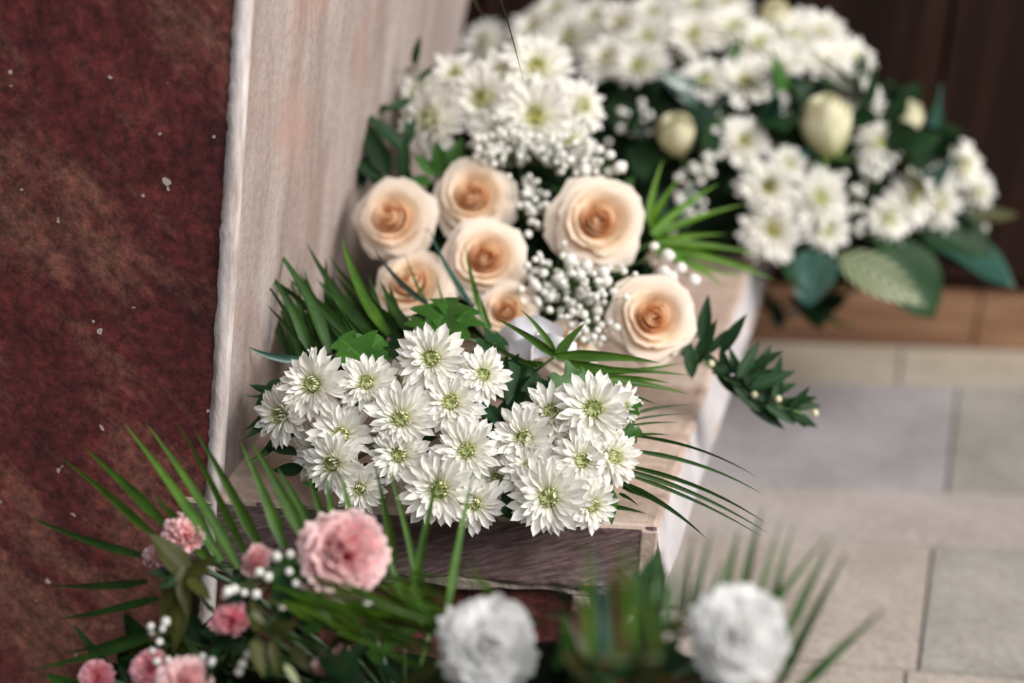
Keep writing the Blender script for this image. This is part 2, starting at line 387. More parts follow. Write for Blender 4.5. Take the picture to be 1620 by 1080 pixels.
# red marble front (left) and the pale side of the pier
E0 = L0.copy(); r1 = ray(386, 0)
t = Vector((E0.x, E0.y, 0)).dot(Vector((r1.x, r1.y, 0)))/Vector((r1.x, r1.y, 0)).length_squared
E1 = ORG + r1*t
EW = .008
edge_dir = (E1-E0).normalized()
Et, Eb = E0+edge_dir*.95, E0-edge_dir*(E0.z/edge_dir.z)
F0 = E0 + PD*.80
rf = ray(741, 0); A = Vector((rf.x, rf.y, 0)); tt = Vector((F0.x, F0.y, 0)).dot(A)/A.length_squared
Yf = F0.y; F1 = ony(741, 0, Yf); F1b = ony(724, 92, Yf)
F0 = F1 + (F1b-F1)*((LEDGE-F1.z)/(F1b.z-F1.z))
fdir = (F1-F0).normalized()
Ft = F0+fdir*.95
LD = Vector((-math.cos(R(9)), math.sin(R(9)), 0))
def quadgrid(name, a, b, c, d, nu, nv, mat, amp, freq, nrm):
    V, F, UV = grid(lambda u, v: (a*(1-u)+b*u)*(1-v)+(d*(1-u)+c*u)*v, nu, nv)
    V = [p+nrm*(amp*(noise.noise(p*freq)+.5*noise.noise(p*freq*3))) for p in V]
    return mesh(name, V, F, mat, UV)
ml = Eb+LD*1.0; mt = Et+LD*1.0
pier = add('wall_left', quadgrid('marble', Eb+LD*EW*.2, ml, mt, Et+LD*EW*.2, 60, 60, 'red_marble', .0015, 12, NF))
pier['kind'] = 'structure'; pier['label'] = 'dark red veined marble face of the pier'
back = add('marble_core', prism('core', [Et+LD*.01, mt, mt+PD*.2, Et+LD*.02+PD*.2], [Eb+LD*.01, ml, ml+PD*.2, Eb+LD*.02+PD*.2], 'red_marble'), pier)
back.location = PD*.004
side = add('wall_right', quadgrid('pier_side', E0-edge_dir*.02, F0-fdir*.02, Ft, Et, 50, 60, 'pale_stone', .002, 9, Vector((PD.y,-PD.x,0))))
side['kind'] = 'structure'; side['label'] = 'pale pinkish stone side of the pier, rubbed vertically'
sb = add('pier_return', prism('pier_return', [Ft, Ft+LD*.3, Et+LD*.2+PD*.1, Et+PD*.004+LD*.01], [F0-fdir*.02, F0-fdir*.02+LD*.3, E0+LD*.2+PD*.1, E0+PD*.004+LD*.01], 'pale_stone'), side)
sb.location = LD*.006
# chipped pale arris between them
V, F = [], []
N = 320
for k in range(N+1):
    f = k/N; p = Eb*(1-f)+Et*f
    w = EW*(1+.22*noise.noise(Vector((f*60,1,2)))+.22*noise.noise(Vector((f*170,5,2)))); dp = .0012+.001*noise.noise(Vector((f*60,9,0)))
    V += [p+LD*w-NF*.002, p+LD*w*.9+NF*dp, p+LD*w*.3+NF*dp, p-LD*.003+NF*.001-PD*0, p-LD*.002+PD*.014]
for k in range(N):
    for i in range(4): F.append((k*5+i, k*5+i+1, k*5+i+6, k*5+i+5))
tr = add('trim_2', mesh('arris', V, F, 'chipped_plaster')); tr['kind'] = 'structure'; tr['label'] = 'chipped whitish edge strip between red marble and pale stone'

# ------------------------------------------------------------------ flower meshes
def spoon(w, cup, curl, tip, seed):
    rnd = random.Random(seed); tw = rnd.uniform(-.12,.12); bend = rnd.uniform(-.03,.03)
    def fn(u, v):
        x = (u-.5)*2
        wid = w*(.30+.70*math.sin(min(1, v*1.25)*math.pi/2))*(1 if v < .62 else max(.0, 1-((v-.62)/.38)**2.5*(1-tip)))
        return Vector((x*wid+tw*v*v*.5+bend, v-.03*x*x*(v > .9), cup*x*x*wid*1.2+curl*v*v+tw*x*wid*v))
    return grid(fn, 2, 6)
CP = [mesh('petal', *(lambda d: (d[0], d[1], 'chrys_petal', d[2]))(spoon(.135, .55, c, t, s))) for s, (c, t) in enumerate([(.10,.06),(.16,.1),(.05,.04),(.22,.12),(-.06,.05)])]
CI = [mesh('petal', *(lambda d: (d[0], d[1], 'chrys_inner', d[2]))(spoon(.15, .7, .55, .2, 20+s))) for s in range(2)]
def centre_data(seed, n=40, r=.2):
    rnd = random.Random(seed); out = []
    for k in range(n):
        f = math.sqrt((k+.5)/n); a = k*2.39996
        b = Vector((math.cos(a)*f*r, math.sin(a)*f*r, .03-.03*f*f)); lean = Vector((-math.cos(a), -math.sin(a), 0))*(.45*f)
        h = .09+.13*f; tip = b+(Vector((0,0,1))+lean).normalized()*h; mid = b+(Vector((0,0,1))-lean*.6).normalized()*h*.55
        out.append(tube_data([b, mid, tip], .021, .012, 4))
    out.append(tube_data([Vector((0,0,-.14)), Vector((0,0,.04))], .16, .19, 8))
    return join(out)
CC = [mesh('flower_center', *(lambda d: (d[0], d[1], 'chrys_center', d[2]))(centre_data(s))) for s in range(2)]
CCG = mesh('flower_center', *(lambda d: (d[0], d[1], 'chrys_center_gold', d[2]))(centre_data(5, 24, .19)))
def calyx_data(r=.24, h=.2, z=-.16):
    pts = [(.05,z-h*.5),(r*.55,z-h*.3),(r,z),(r*1.15,z+h*.5)]
    return grid(lambda u, v: (lambda k: Vector((math.cos(u*2*math.pi)*(pts[k][0]), math.sin(u*2*math.pi)*pts[k][0], pts[k][1])))(min(3, int(v*3+.01))), 10, 3)
CAL = mesh('calyx', *(lambda d: (d[0], d[1], 'stem', d[2]))(calyx_data()))
def petal_M(az, el, r0, z0, L, wid=1, roll=0):
    return (Matrix.Rotation(az, 4, 'Z') @ Matrix.Translation((0, r0, z0)) @ Matrix.Rotation(el, 4, 'X') @
            Matrix.Rotation(roll, 4, 'Y') @ Matrix.Diagonal((L*wid, L, L, 1)))
def chrys_layout(rnd, open_=1):
    lay = [(16, .95, -5, .10, -.14, 1.05), (18, .92, 6, .10, -.10, .95), (17, .80, 18, .12, -.06, .92), (15, .64, 30, .14, -.02, .92), (13, .48, 42, .16, .0, .95)]
    out = []
    for n, L, el, r0, z0, wd in lay:
        ph = rnd.uniform(0, 6)
        for k in range(n):
            out.append((petal_M(ph+2*math.pi*k/n+rnd.uniform(-.1,.1), R(el+rnd.uniform(-9,11)), r0, z0, L*rnd.uniform(.82,1.12), wd*rnd.uniform(.85,1.15), rnd.uniform(-.3,.3)), 0))
    ph = rnd.uniform(0, 6)
    for k in range(14):
        out.append((petal_M(ph+2*math.pi*k/14, R(62+rnd.uniform(-10,14)), .21, .0, .30*rnd.uniform(.8,1.15), .75), 1))
    return out
def chrysanthemum(x, y, rpx, d, tx, ty, label, group, root, name='chrysanthemum', parts=True, gold=False, seed=0, world=None):
    rnd = random.Random(seed*31+int(x)*7+int(y))
    pos = P(x, y, d); s = rpx*d/FPX
    t = thing(name, label, 'flower', frame(pos, face(tx, ty), rnd.uniform(0, 6), s), group)
    if parts:
        for M, k in chrys_layout(rnd): add('petal', rnd.choice(CI if k else CP), t, M)
    else:
        add('petals', rnd.choice(BGP), t)
    add('flower_center', CCG if gold else rnd.choice(CC), t)
    add('calyx', CAL, t)
    stem_to(t, root, .0019)
    return t
BGP = []
for s in range(3):
    rnd = random.Random(100+s); ds = []
    for M, k in chrys_layout(rnd): ds.append(xf(spoon(.14, .5, .1, .08, rnd.randint(0, 9)), M))
    V, F, UV = join(ds); BGP.append(mesh('petals', V, F, 'chrys_petal', UV))

def rose_petal(rk, hk, z0, curl, span, seed):
    rnd = random.Random(seed); wob = rnd.uniform(0, 6); peak = rnd.uniform(-.05, .05)
    def fn(u, v):
        x = (u-.5)*2; ve = v*(1-.16*abs(x)**4)+.025*math.sin(x*3+wob)*v
        a = x*R(span)/2*(.55+.45*min(1, v*1.6))
        r = rk*(.30+.70*math.sin(min(1, ve)*math.pi/2)**.8)
        z = z0+hk*ve
        c = max(0, ve-.60)/.40
        r += curl*(c**1.6)*(1+.25*math.sin(x*4+wob)); z -= curl*.55*c**2.6
        if curl < .05: r *= 1-(.62 if rk < .12 else .34 if rk < .2 else .2)*max(0, ve-.45)**1.2*1.6
        r += .02*abs(x)**4*v+peak*v*(1-x*x)*.4*min(1, rk*2)
        return Vector((math.sin(a)*r, math.cos(a)*r, z))
    return grid(fn, 6, 6)
ROSE = []   # (mesh, rotation) list
RL = [(2,.09,.66,0,.00,230,'rose_inner'),(3,.16,.66,0,.012,170,'rose_inner'),(3,.24,.65,-.01,.02,165,'rose_inner'),(3,.33,.62,-.02,.04,160,'rose_mid'),(3,.42,.58,-.04,.08,158,'rose_mid'),
      (4,.52,.52,-.06,.12,140,'rose_mid'),(4,.62,.44,-.09,.16,135,'rose_outer'),(5,.71,.34,-.12,.19,120,'rose_outer'),(5,.78,.22,-.15,.22,118,'rose_outer')]
for v in range(2):
    lst = []; rnd = random.Random(40+v)
    for li, (n, rk, hk, z0, cu, sp, mt_) in enumerate(RL):
        V, F, UV = rose_petal(rk, hk, z0, cu, sp, 60+li+v*20); me = mesh('petal', V, F, mt_, UV)
        V, F, UV = rose_petal(rk*1.02, hk*.96, z0, cu*1.15, sp*.95, 160+li+v*20); me2 = mesh('petal', V, F, mt_, UV)
        ph = rnd.uniform(0, 6)
        for k in range(n):
            w_ = .05 if rk < .5 else .13
            lst.append(((me, me2)[k % 2], ph+2*math.pi*k/n+rnd.uniform(-.12,.12)*(1+(rk > .5)), rnd.uniform(-w_, w_*.8)))
    ROSE.append(lst)
SEP = mesh('sepal', *(lambda d: (d[0], d[1], 'stem', d[2]))(grid(lambda u, v: Vector(((u-.5)*.22*(1-v)**.7, .15+.75*v, -.28+.12*v*v-.1*v)), 2, 4)))
def rose(x, y, rpx, d, tx, ty, label, group, root, variant=0):
    t = thing('rose', label, 'flower', frame(P(x, y, d), face(tx, ty), random.uniform(0, 6), rpx*d/FPX), group)
    for me, az, tilt in ROSE[variant % 2]:
        add('petal', me, t, Matrix.Translation((0,0,-.25)) @ Matrix.Rotation(az, 4, 'Z') @ Matrix.Rotation(tilt, 4, 'X'))
    rec = add('receptacle', CAL, t, Matrix.Translation((0,0,-.12)))
    for k in range(5): add('sepal', SEP, rec, Matrix.Translation((0,0,.12)) @ Matrix.Rotation(k*1.2566, 4, 'Z'))
    stem_to(t, root, .003, z0=-.01)
    return t

def ruffle(seed, a, wav, ser):
    rnd = random.Random(seed); ph = rnd.uniform(0, 6); ph2 = rnd.uniform(0, 6); N = 10
    js = [rnd.uniform(-1, 1)*ser for _ in range(N+1)]
    def fn(u, v):
        x = (u-.5)*2; i = int(round(u*N)); L = (1+js[i]*v)*(1-.12*x*x)
        an = x*a*(.35+.65*v)
        z = wav*v**1.6*(math.sin(x*6+ph)+.6*math.sin(x*11+ph2))+.10*v*v
        return Vector((math.sin(an)*v*L, math.cos(an)*v*L, z))
    return grid(fn, N, 4)
CARN = {}
for mt_ in ('carnation_pink', 'carnation_deep', 'carnation_white'):
    CARN[mt_] = [mesh('petal', *(lambda d: (d[0], d[1], mt_, d[2]))(ruffle(s+300, .62+.06*(s % 3), (.085 if mt_ != 'carnation_white' else .06), .10))) for s in range(6)]
def carn_layout(rnd, full=1.0):
    out = []
    for n, L, el, r0, z0 in [(9,.92,-14,.05,-.08),(9,.92,6,.05,-.03),(9,.86,26,.04,0),(8,.78,44,.04,.02),(7,.72,60,.03,.02),(6,.68,74,.02,.02),(4,.66,84,.01,.02)]:
        ph = rnd.uniform(0, 6)
        for k in range(n):
            out.append((petal_M(ph+2*math.pi*k/n+rnd.uniform(-.15,.15), R(el+rnd.uniform(-8,8)), r0, z0, L*rnd.uniform(.92,1.08), 1, rnd.uniform(-.25,.25)), rnd.randrange(6)))
    return out
LCAL = mesh('calyx', *(lambda d: (d[0], d[1], 'sage', d[2]))(grid(lambda u, v: Vector((math.cos(u*2*math.pi)*(.10+.14*math.sin(v*1.9)+.02*v), math.sin(u*2*math.pi)*(.10+.14*math.sin(v*1.9)+.02*v), -.95+.98*v)), 10, 6)))
def carnation(x, y, rpx, d, tx, ty, mat, label, group, root, bud=False):
    rnd = random.Random(int(x*3+y))
    t = thing('carnation', label, 'flower', frame(P(x, y, d), face(tx, ty), rnd.uniform(0, 6), rpx*d/FPX), group)
    for M, k in carn_layout(rnd):
        if bud:
            M = Matrix.Translation((0,0,-.55)) @ Matrix.Diagonal((.62,.62,1.5,1)) @ Matrix.Translation((0,0,.15)) @ M
        add('petal', CARN[mat][k], t, M)
    add('calyx', LCAL, t, Matrix.Translation((0,0,-.5 if bud else 0)) @ Matrix.Scale(1.25 if bud else 1, 4))
    stem_to(t, root, .0024, z0=-(1.5 if bud else .9)*rpx*d/FPX, mat='sage')
    return t

# leaves -----------------------------------------------------------
def leaf_grid(w, fold, droop, shape='ovate', nu=4, nv=8):
    def fn(u, v):
        x = (u-.5)*2
        if shape == 'ovate': wid = w*math.sin(math.pi*min(1, v**.8))**.9*(1-.25*v)
        elif shape == 'lobed':
            wid = w*(math.sin(math.pi*v**.85)**.6)*(1+.42*math.sin(v*math.pi*5.2-.6)*(.3+.7*abs(x)))
        else: wid = w*math.sin(math.pi*v)**.7
        y = v + (.10*abs(x) if shape == 'lobed' else 0)*math.sin(math.pi*v)
        return Vector((x*wid, y, fold*abs(x)*wid - droop*v*v + .015*math.sin(x*5+v*9)))
    return grid(fn, nu, nv)
def leafmesh(name, mat, w, fold, droop, shape='ovate', nu=4, nv=8):
    V, F, UV = leaf_grid(w, fold, droop, shape, nu, nv); return mesh(name, V, F, mat, UV)
LEAF = {}
for mt_ in ('leaf_green','leaf_dark','leaf_teal','leaf_olive','leaf_brown','leaf_pale','leaf_striped','palm'):
    LEAF['o_'+mt_] = leafmesh('leaf', mt_, .24, .25, .15)
    LEAF['l_'+mt_] = leafmesh('leaf', mt_, .36, .15, .12, 'lobed', 6, 14)
    LEAF['n_'+mt_] = leafmesh('leaf', mt_, .16, .3, .12)
    LEAF['w_'+mt_] = leafmesh('leaf', mt_, .36, .2, .25, 'round', 6, 10)
def dirM(base, tip, nrm, roll=0):
    """matrix: local Y from base to tip, Z near nrm, length scale"""
    y = tip-base; L = y.length; y = y/L; x = y.cross(nrm).normalized(); z = x.cross(y)
    M = Matrix((x, y, z)).transposed().to_4x4()
    return Matrix.Translation(base) @ M @ Matrix.Rotation(roll, 4, 'Y') @ Matrix.Scale(L, 4)
def leaf_px(key, bx, by, bd, tx, ty, td, parent, roll=0, n=None):
    Mi = parent.matrix_basis.inverted() if parent else Matrix()
    return add('leaf', LEAF[key], parent, Mi @ dirM(P(bx,by,bd), P(tx,ty,td), n or face(0,.4), roll))
def blade_data(a, b, c, w, roll, nv=9, fold=.6):
    pts = bez(a, b, c, nv); V, F, UV = [], [], []
    for k, p in enumerate(pts):
        f = k/nv; t = (pts[min(k+1, nv)]-pts[max(k-1, 0)]).normalized()
        s = t.cross(-VIEW).normalized(); n = s.cross(t)
        s2 = s*math.cos(roll)+n*math.sin(roll); n2 = n*math.cos(roll)-s*math.sin(roll)
        wd = w*.80*(min(1, .55+f*2.2))*(1-max(0, f-.22)/.78)**.85
        V += [p-s2*wd+n2*wd*fold, p, p+s2*wd+n2*wd*fold]; UV += [(0,f),(.5,f),(1,f)]
    for k in range(nv):
        for i in range(2): F.append((k*3+i, k*3+i+1, k*3+i+4, k*3+i+3))
    return V, F, UV
def frond(name, label, cat, blades, rachis, mat, group=None, root=None, rr=.002, partname='leaflet'):
    """blades: (bx,by,bd, tx,ty,td, sag in px to the left of the line, width m[, mat])"""
    t = thing(name, label, cat, Matrix(), group)
    pts = [P(*r) for r in rachis]
    if root is not None: pts.append(root)
    V, F, UV = tube_data(pts, rr*.6, rr, 6); add('rachis', mesh('rachis', V, F, 'stem', UV), t)
    rnd = random.Random(len(blades)*17+int(blades[0][0]))
    for b in blades:
        bx,by,bd,tx,ty,td,sag,w = b[:8]; mm = b[8] if len(b) > 8 else mat
        dx, dy = tx-bx, ty-by; L = math.hypot(dx, dy)
        mx, my = (bx+tx)/2+dy/L*sag, (by+ty)/2-dx/L*sag
        A, Bm, Cc = P(bx,by,bd), P(mx,my,(bd+td)/2), P(tx,ty,td)
        V, F, UV = blade_data(A, Bm*2-(A+Cc)/2 if False else Bm, Cc, w, rnd.uniform(-.6,.6))
        add(partname, mesh(partname, V, F, mm, UV), t)
    return t
def sprig(label, leaves, stem_pts, mat, size, group=None, name='leaf_sprig', key='o_', budpts=()):
    """stem_pts: pixel/depth path; leaves: (x,y,d, dx,dy px of the leaf vector)"""
    t = thing(name, label, 'leaves', Matrix(), group)
    V, F, UV = tube_data([P(*p) for p in stem_pts], .0008, .0013, 6); add('stem', mesh('stem', V, F, 'stem', UV), t)
    for (x, y, d, dx, dy) in leaves:
        leaf_px(key+mat, x, y, d, x+dx, y+dy, d+random.uniform(-.015,.015), t, random.uniform(-.35,.35))
    for (x, y, d) in budpts: add('bud', BUDM, t, frame(P(x,y,d), face(), 0, .0034))
    return t
# gypsophila floret
def floret_data(seed):
    bm = bmesh.new(); bmesh.ops.create_icosphere(bm, subdivisions=2, radius=1)
    for v in bm.verts:
        v.co *= 1+.28*noise.noise(v.co*2.6+Vector((seed*3,0,0)))+.12*noise.noise(v.co*6+Vector((0,seed*5,0)))
        if v.co.z < -.5: v.co.x *= .6; v.co.y *= .6
    V = [v.co.copy() for v in bm.verts]; F = [tuple(v.index for v in f.verts) for f in bm.faces]; bm.free()
    return V, F, [(0, (v.z+1)/2) for v in V]
FLO = [mesh('floret', *(lambda d: (d[0], d[1], 'breath_white', d[2]))(floret_data(s))) for s in range(4)]
BUDM = mesh('bud', *(lambda d: (d[0], d[1], 'bud_yellow', d[2]))(floret_data(7)))
def breath(label, cx, cy, d, sx, sy, n, rpx, group, root, seed, pts=None, dz=.03):
    rnd = random.Random(seed); t = thing('babys_breath_sprig', label, 'flower', Matrix(), group); st = []
    hub = P(cx, cy, d+.04)
    pl = pts or [(cx+rnd.gauss(0,.5)*sx, cy+rnd.gauss(0,.5)*sy) for _ in range(n)]
    hubs = [hub+RIGHT*rnd.uniform(-.012,.012)+UP*rnd.uniform(-.012,.012) for _ in range(4)]
    st.append(tube_data(bez(hub, (hub+root)/2+UP*.01, root, 4), .0009, .0012, 5))
    for x, y in pl:
        dd = d+rnd.uniform(-dz, dz); p = P(x, y, dd); h = rnd.choice(hubs)
        st.append(tube_data([h, (h+p)/2+Vector((rnd.uniform(-.004,.004),0,-.004)), p], .0006, .0005, 4))
        add('floret', rnd.choice(FLO), t, frame(p, face(rnd.uniform(-.5,.5), rnd.uniform(-.2,.8)), rnd.uniform(0,6), rnd.uniform(.75,1.2)*rpx*dd/FPX))
    V, F, UV = join(st); add('stems', mesh('stems', V, F, 'stem', UV), t)
    return t
def mound(name, label, cat, cen, rad, mat, group=None, flat=.0):
    """an uneven hump of foam/foliage with leaves set on it as parts"""
    t = thing(name, label, cat, Matrix.Translation(cen), group)
    bm = bmesh.new(); bmesh.ops.create_icosphere(bm, subdivisions=4, radius=1)
    for v in bm.verts:
        v.co *= 1+.10*noise.noise(v.co*3)
        v.co = Vector((v.co.x*rad[0], v.co.y*rad[1], max(-flat, v.co.z*rad[2]) if flat else v.co.z*rad[2]))
    me = bpy.data.meshes.new('core'); bm.to_mesh(me); bm.free(); me.materials.append(MATS[mat])
    for p in me.polygons: p.use_smooth = True
    me.uv_layers.new(name='UVMap'); add('core', me, t); return t
def mound_leaves(t, rad, n, keys, size, seed, cond=None, out=.9):
    rnd = random.Random(seed); c = t.matrix_basis.translation; k = 0
    while k < n:
        v = Vector((rnd.gauss(0,1), rnd.gauss(0,1), rnd.gauss(0,1))).normalized()
        p = Vector((v.x*rad[0], v.y*rad[1], v.z*rad[2]))
        nrm = Vector((v.x/rad[0], v.y/rad[1], v.z/rad[2])).normalized()
        if nrm.dot((ORG-(c+p)).normalized()) < -.3 or (cond and not cond(c+p)): continue
        tdir = (nrm*rnd.uniform(.15,.9)+Vector((rnd.gauss(0,1), rnd.gauss(0,1), rnd.gauss(0,.8))).normalized()).normalized()
        base = p*out; tip = base+tdir*rnd.uniform(*size)
        add('leaf', LEAF[rnd.choice(keys)], t, dirM(base, tip, nrm, rnd.uniform(-.5,.5))); k += 1
# ================================================================== FRONT CHRYSANTHEMUM BUNCH
BF = onz(700, 806, LEDGE+.028)                                   # a low plane of heads that rises to the back
bn = (Vector((0,-1,0))*math.sin(R(52))+Vector((0,0,1))*math.cos(R(52))).normalized()
def bd(x, y, off=0): return depth(onplane(x, y, BF, bn))+off
FG = 'white chrysanthemums of the bunch lying on the ledge'
froot = onz(690, 585, LEDGE+.02)
FC = [ # x, y, r, depth offset, turn x, turn y, label
 (495,608,52,-.005,-.25,.15,'big white chrysanthemum at the upper left of the front bunch, under a bud'),
 (580,606,45,.0,-.05,.35,'white chrysanthemum just below the heart-shaped green leaf in the front bunch'),
 (626,604,36,.02,.1,.3,'half-hidden white chrysanthemum tucked behind the topmost bloom of the front bunch'),
 (683,567,52,-.005,.0,.15,'topmost white chrysanthemum of the front bunch, below the jagged leaf'),
 (764,592,42,.0,.35,.2,'white chrysanthemum at upper centre, right of the topmost front bloom'),
 (713,637,48,-.005,.1,.2,'white chrysanthemum directly below the topmost bloom of the front bunch'),
 (634,662,52,-.01,.0,.15,'white chrysanthemum in the very middle of the left cluster of front blooms'),
 (445,655,46,.01,-.7,.0,'shaded white chrysanthemum facing left beside the pale stone edge'),
 (541,690,48,.0,-.15,.35,'white chrysanthemum with raised pointed petals, left cluster, above a twin bloom'),
 (527,733,48,-.01,-.4,.0,'white chrysanthemum facing lower left in the bottom left of the front bunch'),
 (632,719,46,-.005,.0,.1,'white chrysanthemum below the middle bloom of the left cluster'),
 (738,713,49,-.015,.0,.15,'white chrysanthemum between the left and right clusters of the front bunch'),
 (570,772,38,.0,-.1,-.25,'small low white chrysanthemum resting on ledge above the pink carnation'),
 (695,774,56,-.015,-.05,.0,'broad white chrysanthemum at the ledge edge behind the upright green blade'),
 (751,796,42,-.005,.05,-.1,'white chrysanthemum overhanging the ledge edge beside a green blade tip'),
 (786,754,38,.02,.2,.0,'half-hidden white chrysanthemum in the gap between the two front clusters'),
 (872,652,46,.0,.0,.4,'white chrysanthemum with wide yellow-green eye at top of right front cluster'),
 (938,647,55,-.01,.05,.2,'full domed white chrysanthemum at the top right of the front bunch'),
 (984,640,34,.02,.9,.2,'small white chrysanthemum turned away at the far right behind the domed bloom'),
 (829,693,49,-.005,-.15,.25,'white chrysanthemum at the left side of the right front cluster'),
 (837,741,46,-.005,-.1,.15,'white chrysanthemum above the lowest broad bloom of the right front cluster'),
 (920,728,46,-.01,.25,.1,'white chrysanthemum in the middle of the right front cluster, facing right'),
 (969,722,46,.0,.65,.1,'white chrysanthemum at the rightmost side of the front bunch, facing right'),
 (868,786,58,-.015,.0,.0,'lowest broad white chrysanthemum of right front cluster, resting on the ledge'),
 (936,799,40,-.005,.5,-.1,'small white chrysanthemum low at right, beside the palm leaflets on the ledge'),
 (500,716,42,.035,-.5,.1,'dim white chrysanthemum buried behind the bottom left front blooms'),
 (905,690,38,.03,.1,.2,'white chrysanthemum buried deep between the right cluster blooms'),
 (660,745,36,.03,.0,.0,'white chrysanthemum buried behind the broad bloom at the ledge edge'),
]
for k, (x, y, r, off, tx, ty, lb) in enumerate(FC):
    chrysanthemum(x, y, r*1.13, bd(x, y, off), tx, ty, lb, FG, froot, seed=k)
bt = thing('chrysanthemum_bud', 'small half-open white bud above the upper left front bloom', 'flower', frame(P(497,562,bd(497,590,.01)), face(-.2,1.2), 0, .011))
for k in range(9): add('petal', CP[k % 3], bt, petal_M(k*.7, R(62+7*(k % 3)), .05, -.3, 1.0, 1.2))
add('calyx', CAL, bt, Matrix.Translation((0,0,-.15)) @ Matrix.Scale(1.5,4)); stem_to(bt, froot, .0015)
# leaves of the bunch
lt = thing('leaf_bunch', 'dark lobed leaves of the white chrysanthemum bunch on the ledge', 'leaves', Matrix())
for (key, bx, by, tx, ty, o0, o1) in [
 ('l_leaf_green', 600,592,535,528,.02,.03), ('l_leaf_green', 560,580,606,530,.03,.035), ('l_leaf_green', 690,535,705,462,.03,.06), ('l_leaf_green', 700,540,655,490,.03,.05),
 ('l_leaf_green', 705,535,745,478,.035,.06), ('l_leaf_green', 870,620,935,592,.02,.03), ('l_leaf_green', 975,660,1012,632,.02,.02), ('l_leaf_green', 975,690,1016,680,.02,.02),
 ('l_leaf_dark', 815,650,805,590,.03,.05), ('l_leaf_dark', 800,640,850,580,.035,.05), ('o_leaf_dark', 770,640,800,700,.01,.0), ('o_leaf_dark', 745,640,795,668,.01,.0),
 ('l_leaf_dark', 830,600,790,570,.04,.05), ('o_leaf_dark', 640,600,600,570,.03,.04), ('o_leaf_dark', 560,650,520,660,.02,.02), ('o_leaf_dark', 800,770,812,815,.02,.01),
 ('o_leaf_dark', 840,810,780,808,.02,.01), ('o_leaf_dark', 470,720,420,700,.02,.03), ('o_leaf_dark', 480,740,430,745,.02,.02), ('o_leaf_dark', 470,690,410,668,.03,.03),
 ('o_leaf_dark', 455,600,400,640,.03,.03), ('o_leaf_dark', 470,640,400,600,.04,.04), ('n_leaf_dark', 450,650,388,690,.03,.02), ('o_leaf_green', 515,770,480,765,.01,.0),
 ('l_leaf_dark', 900,610,960,600,.04,.05), ('l_leaf_dark', 850,640,880,600,.04,.05), ('o_leaf_green', 960,770,968,825,.01,-.005), ('o_leaf_dark', 650,700,690,690,.03,.02),
 ('o_leaf_dark', 690,740,660,700,.04,.03), ('o_leaf_dark', 790,720,770,680,.04,.03), ('o_leaf_dark', 880,700,900,680,.04,.03), ('l_leaf_dark', 760,560,800,530,.05,.07), ('l_leaf_dark', 640,560,600,545,.05,.06),
 ('l_leaf_dark', 540,600,500,560,.05,.06), ('o_leaf_dark', 960,690,1000,660,.03,.03), ('o_leaf_dark', 590,650,560,640,.03,.02), ('o_leaf_dark', 570,735,610,755,.03,.02)]:
    leaf_px(key, bx, by, bd(bx,by,o0), tx, ty, bd(tx,ty,o1), lt, random.uniform(-.4,.4), face(random.uniform(-.4,.4), random.uniform(0,.8)))
V, F, UV = tube_data([P(640,640,bd(640,640,.06)), P(700,600,bd(700,600,.07)), froot], .006, .008, 8); add('stem', mesh('stem', V, F, 'stem', UV), lt)
V, F, UV = tube_data([P(900,700,bd(900,700,.06)), P(850,640,bd(850,640,.07)), froot], .006, .008, 8); add('stem', mesh('stem', V, F, 'stem', UV), lt)

# palm fronds of the bunch
def q(bx,by,o0,tx,ty,o1,sag,w,mat=None):
    return (bx,by,bd(bx,by,o0),tx,ty,bd(tx,ty,o1),sag,w)+((mat,) if mat else ())
dl = 1.26
frond('palm_frond', 'long dark green palm leaflets fanning against the pale stone, left behind the front bunch', 'palm leaf', [
 (490,560,dl-.02,409,414,dl,-22,.0065),(520,560,dl-.02,427,383,dl+.01,-22,.0075),(545,560,dl-.01,408,430,dl,-30,.006),(617,548,dl,462,432,dl+.03,26,.007,'palm'),
 (590,535,dl,484,382,dl+.05,14,.007),(614,530,dl,540,372,dl+.04,22,.007,'palm'),(641,520,dl+.01,520,402,dl+.06,24,.006),(676,480,dl+.02,587,385,dl+.06,14,.004,'leaf_teal'),
 (478,570,dl-.03,406,432,dl-.01,-26,.004),(478,568,dl-.03,389,546,dl-.04,14,.005,'leaf_teal'),(457,600,dl-.04,386,625,dl-.05,24,.004),(450,620,dl-.04,392,606,dl-.04,14,.004),
 (430,640,dl-.04,383,681,dl-.06,14,.006),(440,690,dl-.06,385,735,dl-.08,12,.005),(560,555,dl,455,440,dl+.02,-12,.007),(580,560,dl,500,440,dl+.03,-8,.008),
 (640,545,dl,560,430,dl+.03,8,.008),(600,560,dl,520,460,dl+.02,0,.009),(530,580,dl-.02,440,490,dl,-14,.006),(660,535,dl,600,440,dl+.04,12,.007),(500,590,dl-.03,420,480,dl-.02,-14,.005),
 (560,570,dl,470,470,dl+.01,-6,.009),(620,560,dl,545,455,dl+.02,6,.009),(575,575,dl,505,490,dl+.01,0,.009)],
 [(470,610,dl-.03),(540,585,dl-.01),(640,560,dl)], 'palm_dark', root=froot)
rnd = random.Random(77)
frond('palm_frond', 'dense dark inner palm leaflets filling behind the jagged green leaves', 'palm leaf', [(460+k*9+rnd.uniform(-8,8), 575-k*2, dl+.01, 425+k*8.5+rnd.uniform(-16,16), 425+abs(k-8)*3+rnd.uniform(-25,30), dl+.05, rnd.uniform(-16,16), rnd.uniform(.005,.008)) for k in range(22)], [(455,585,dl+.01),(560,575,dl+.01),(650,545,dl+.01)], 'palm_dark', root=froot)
dm = 1.30
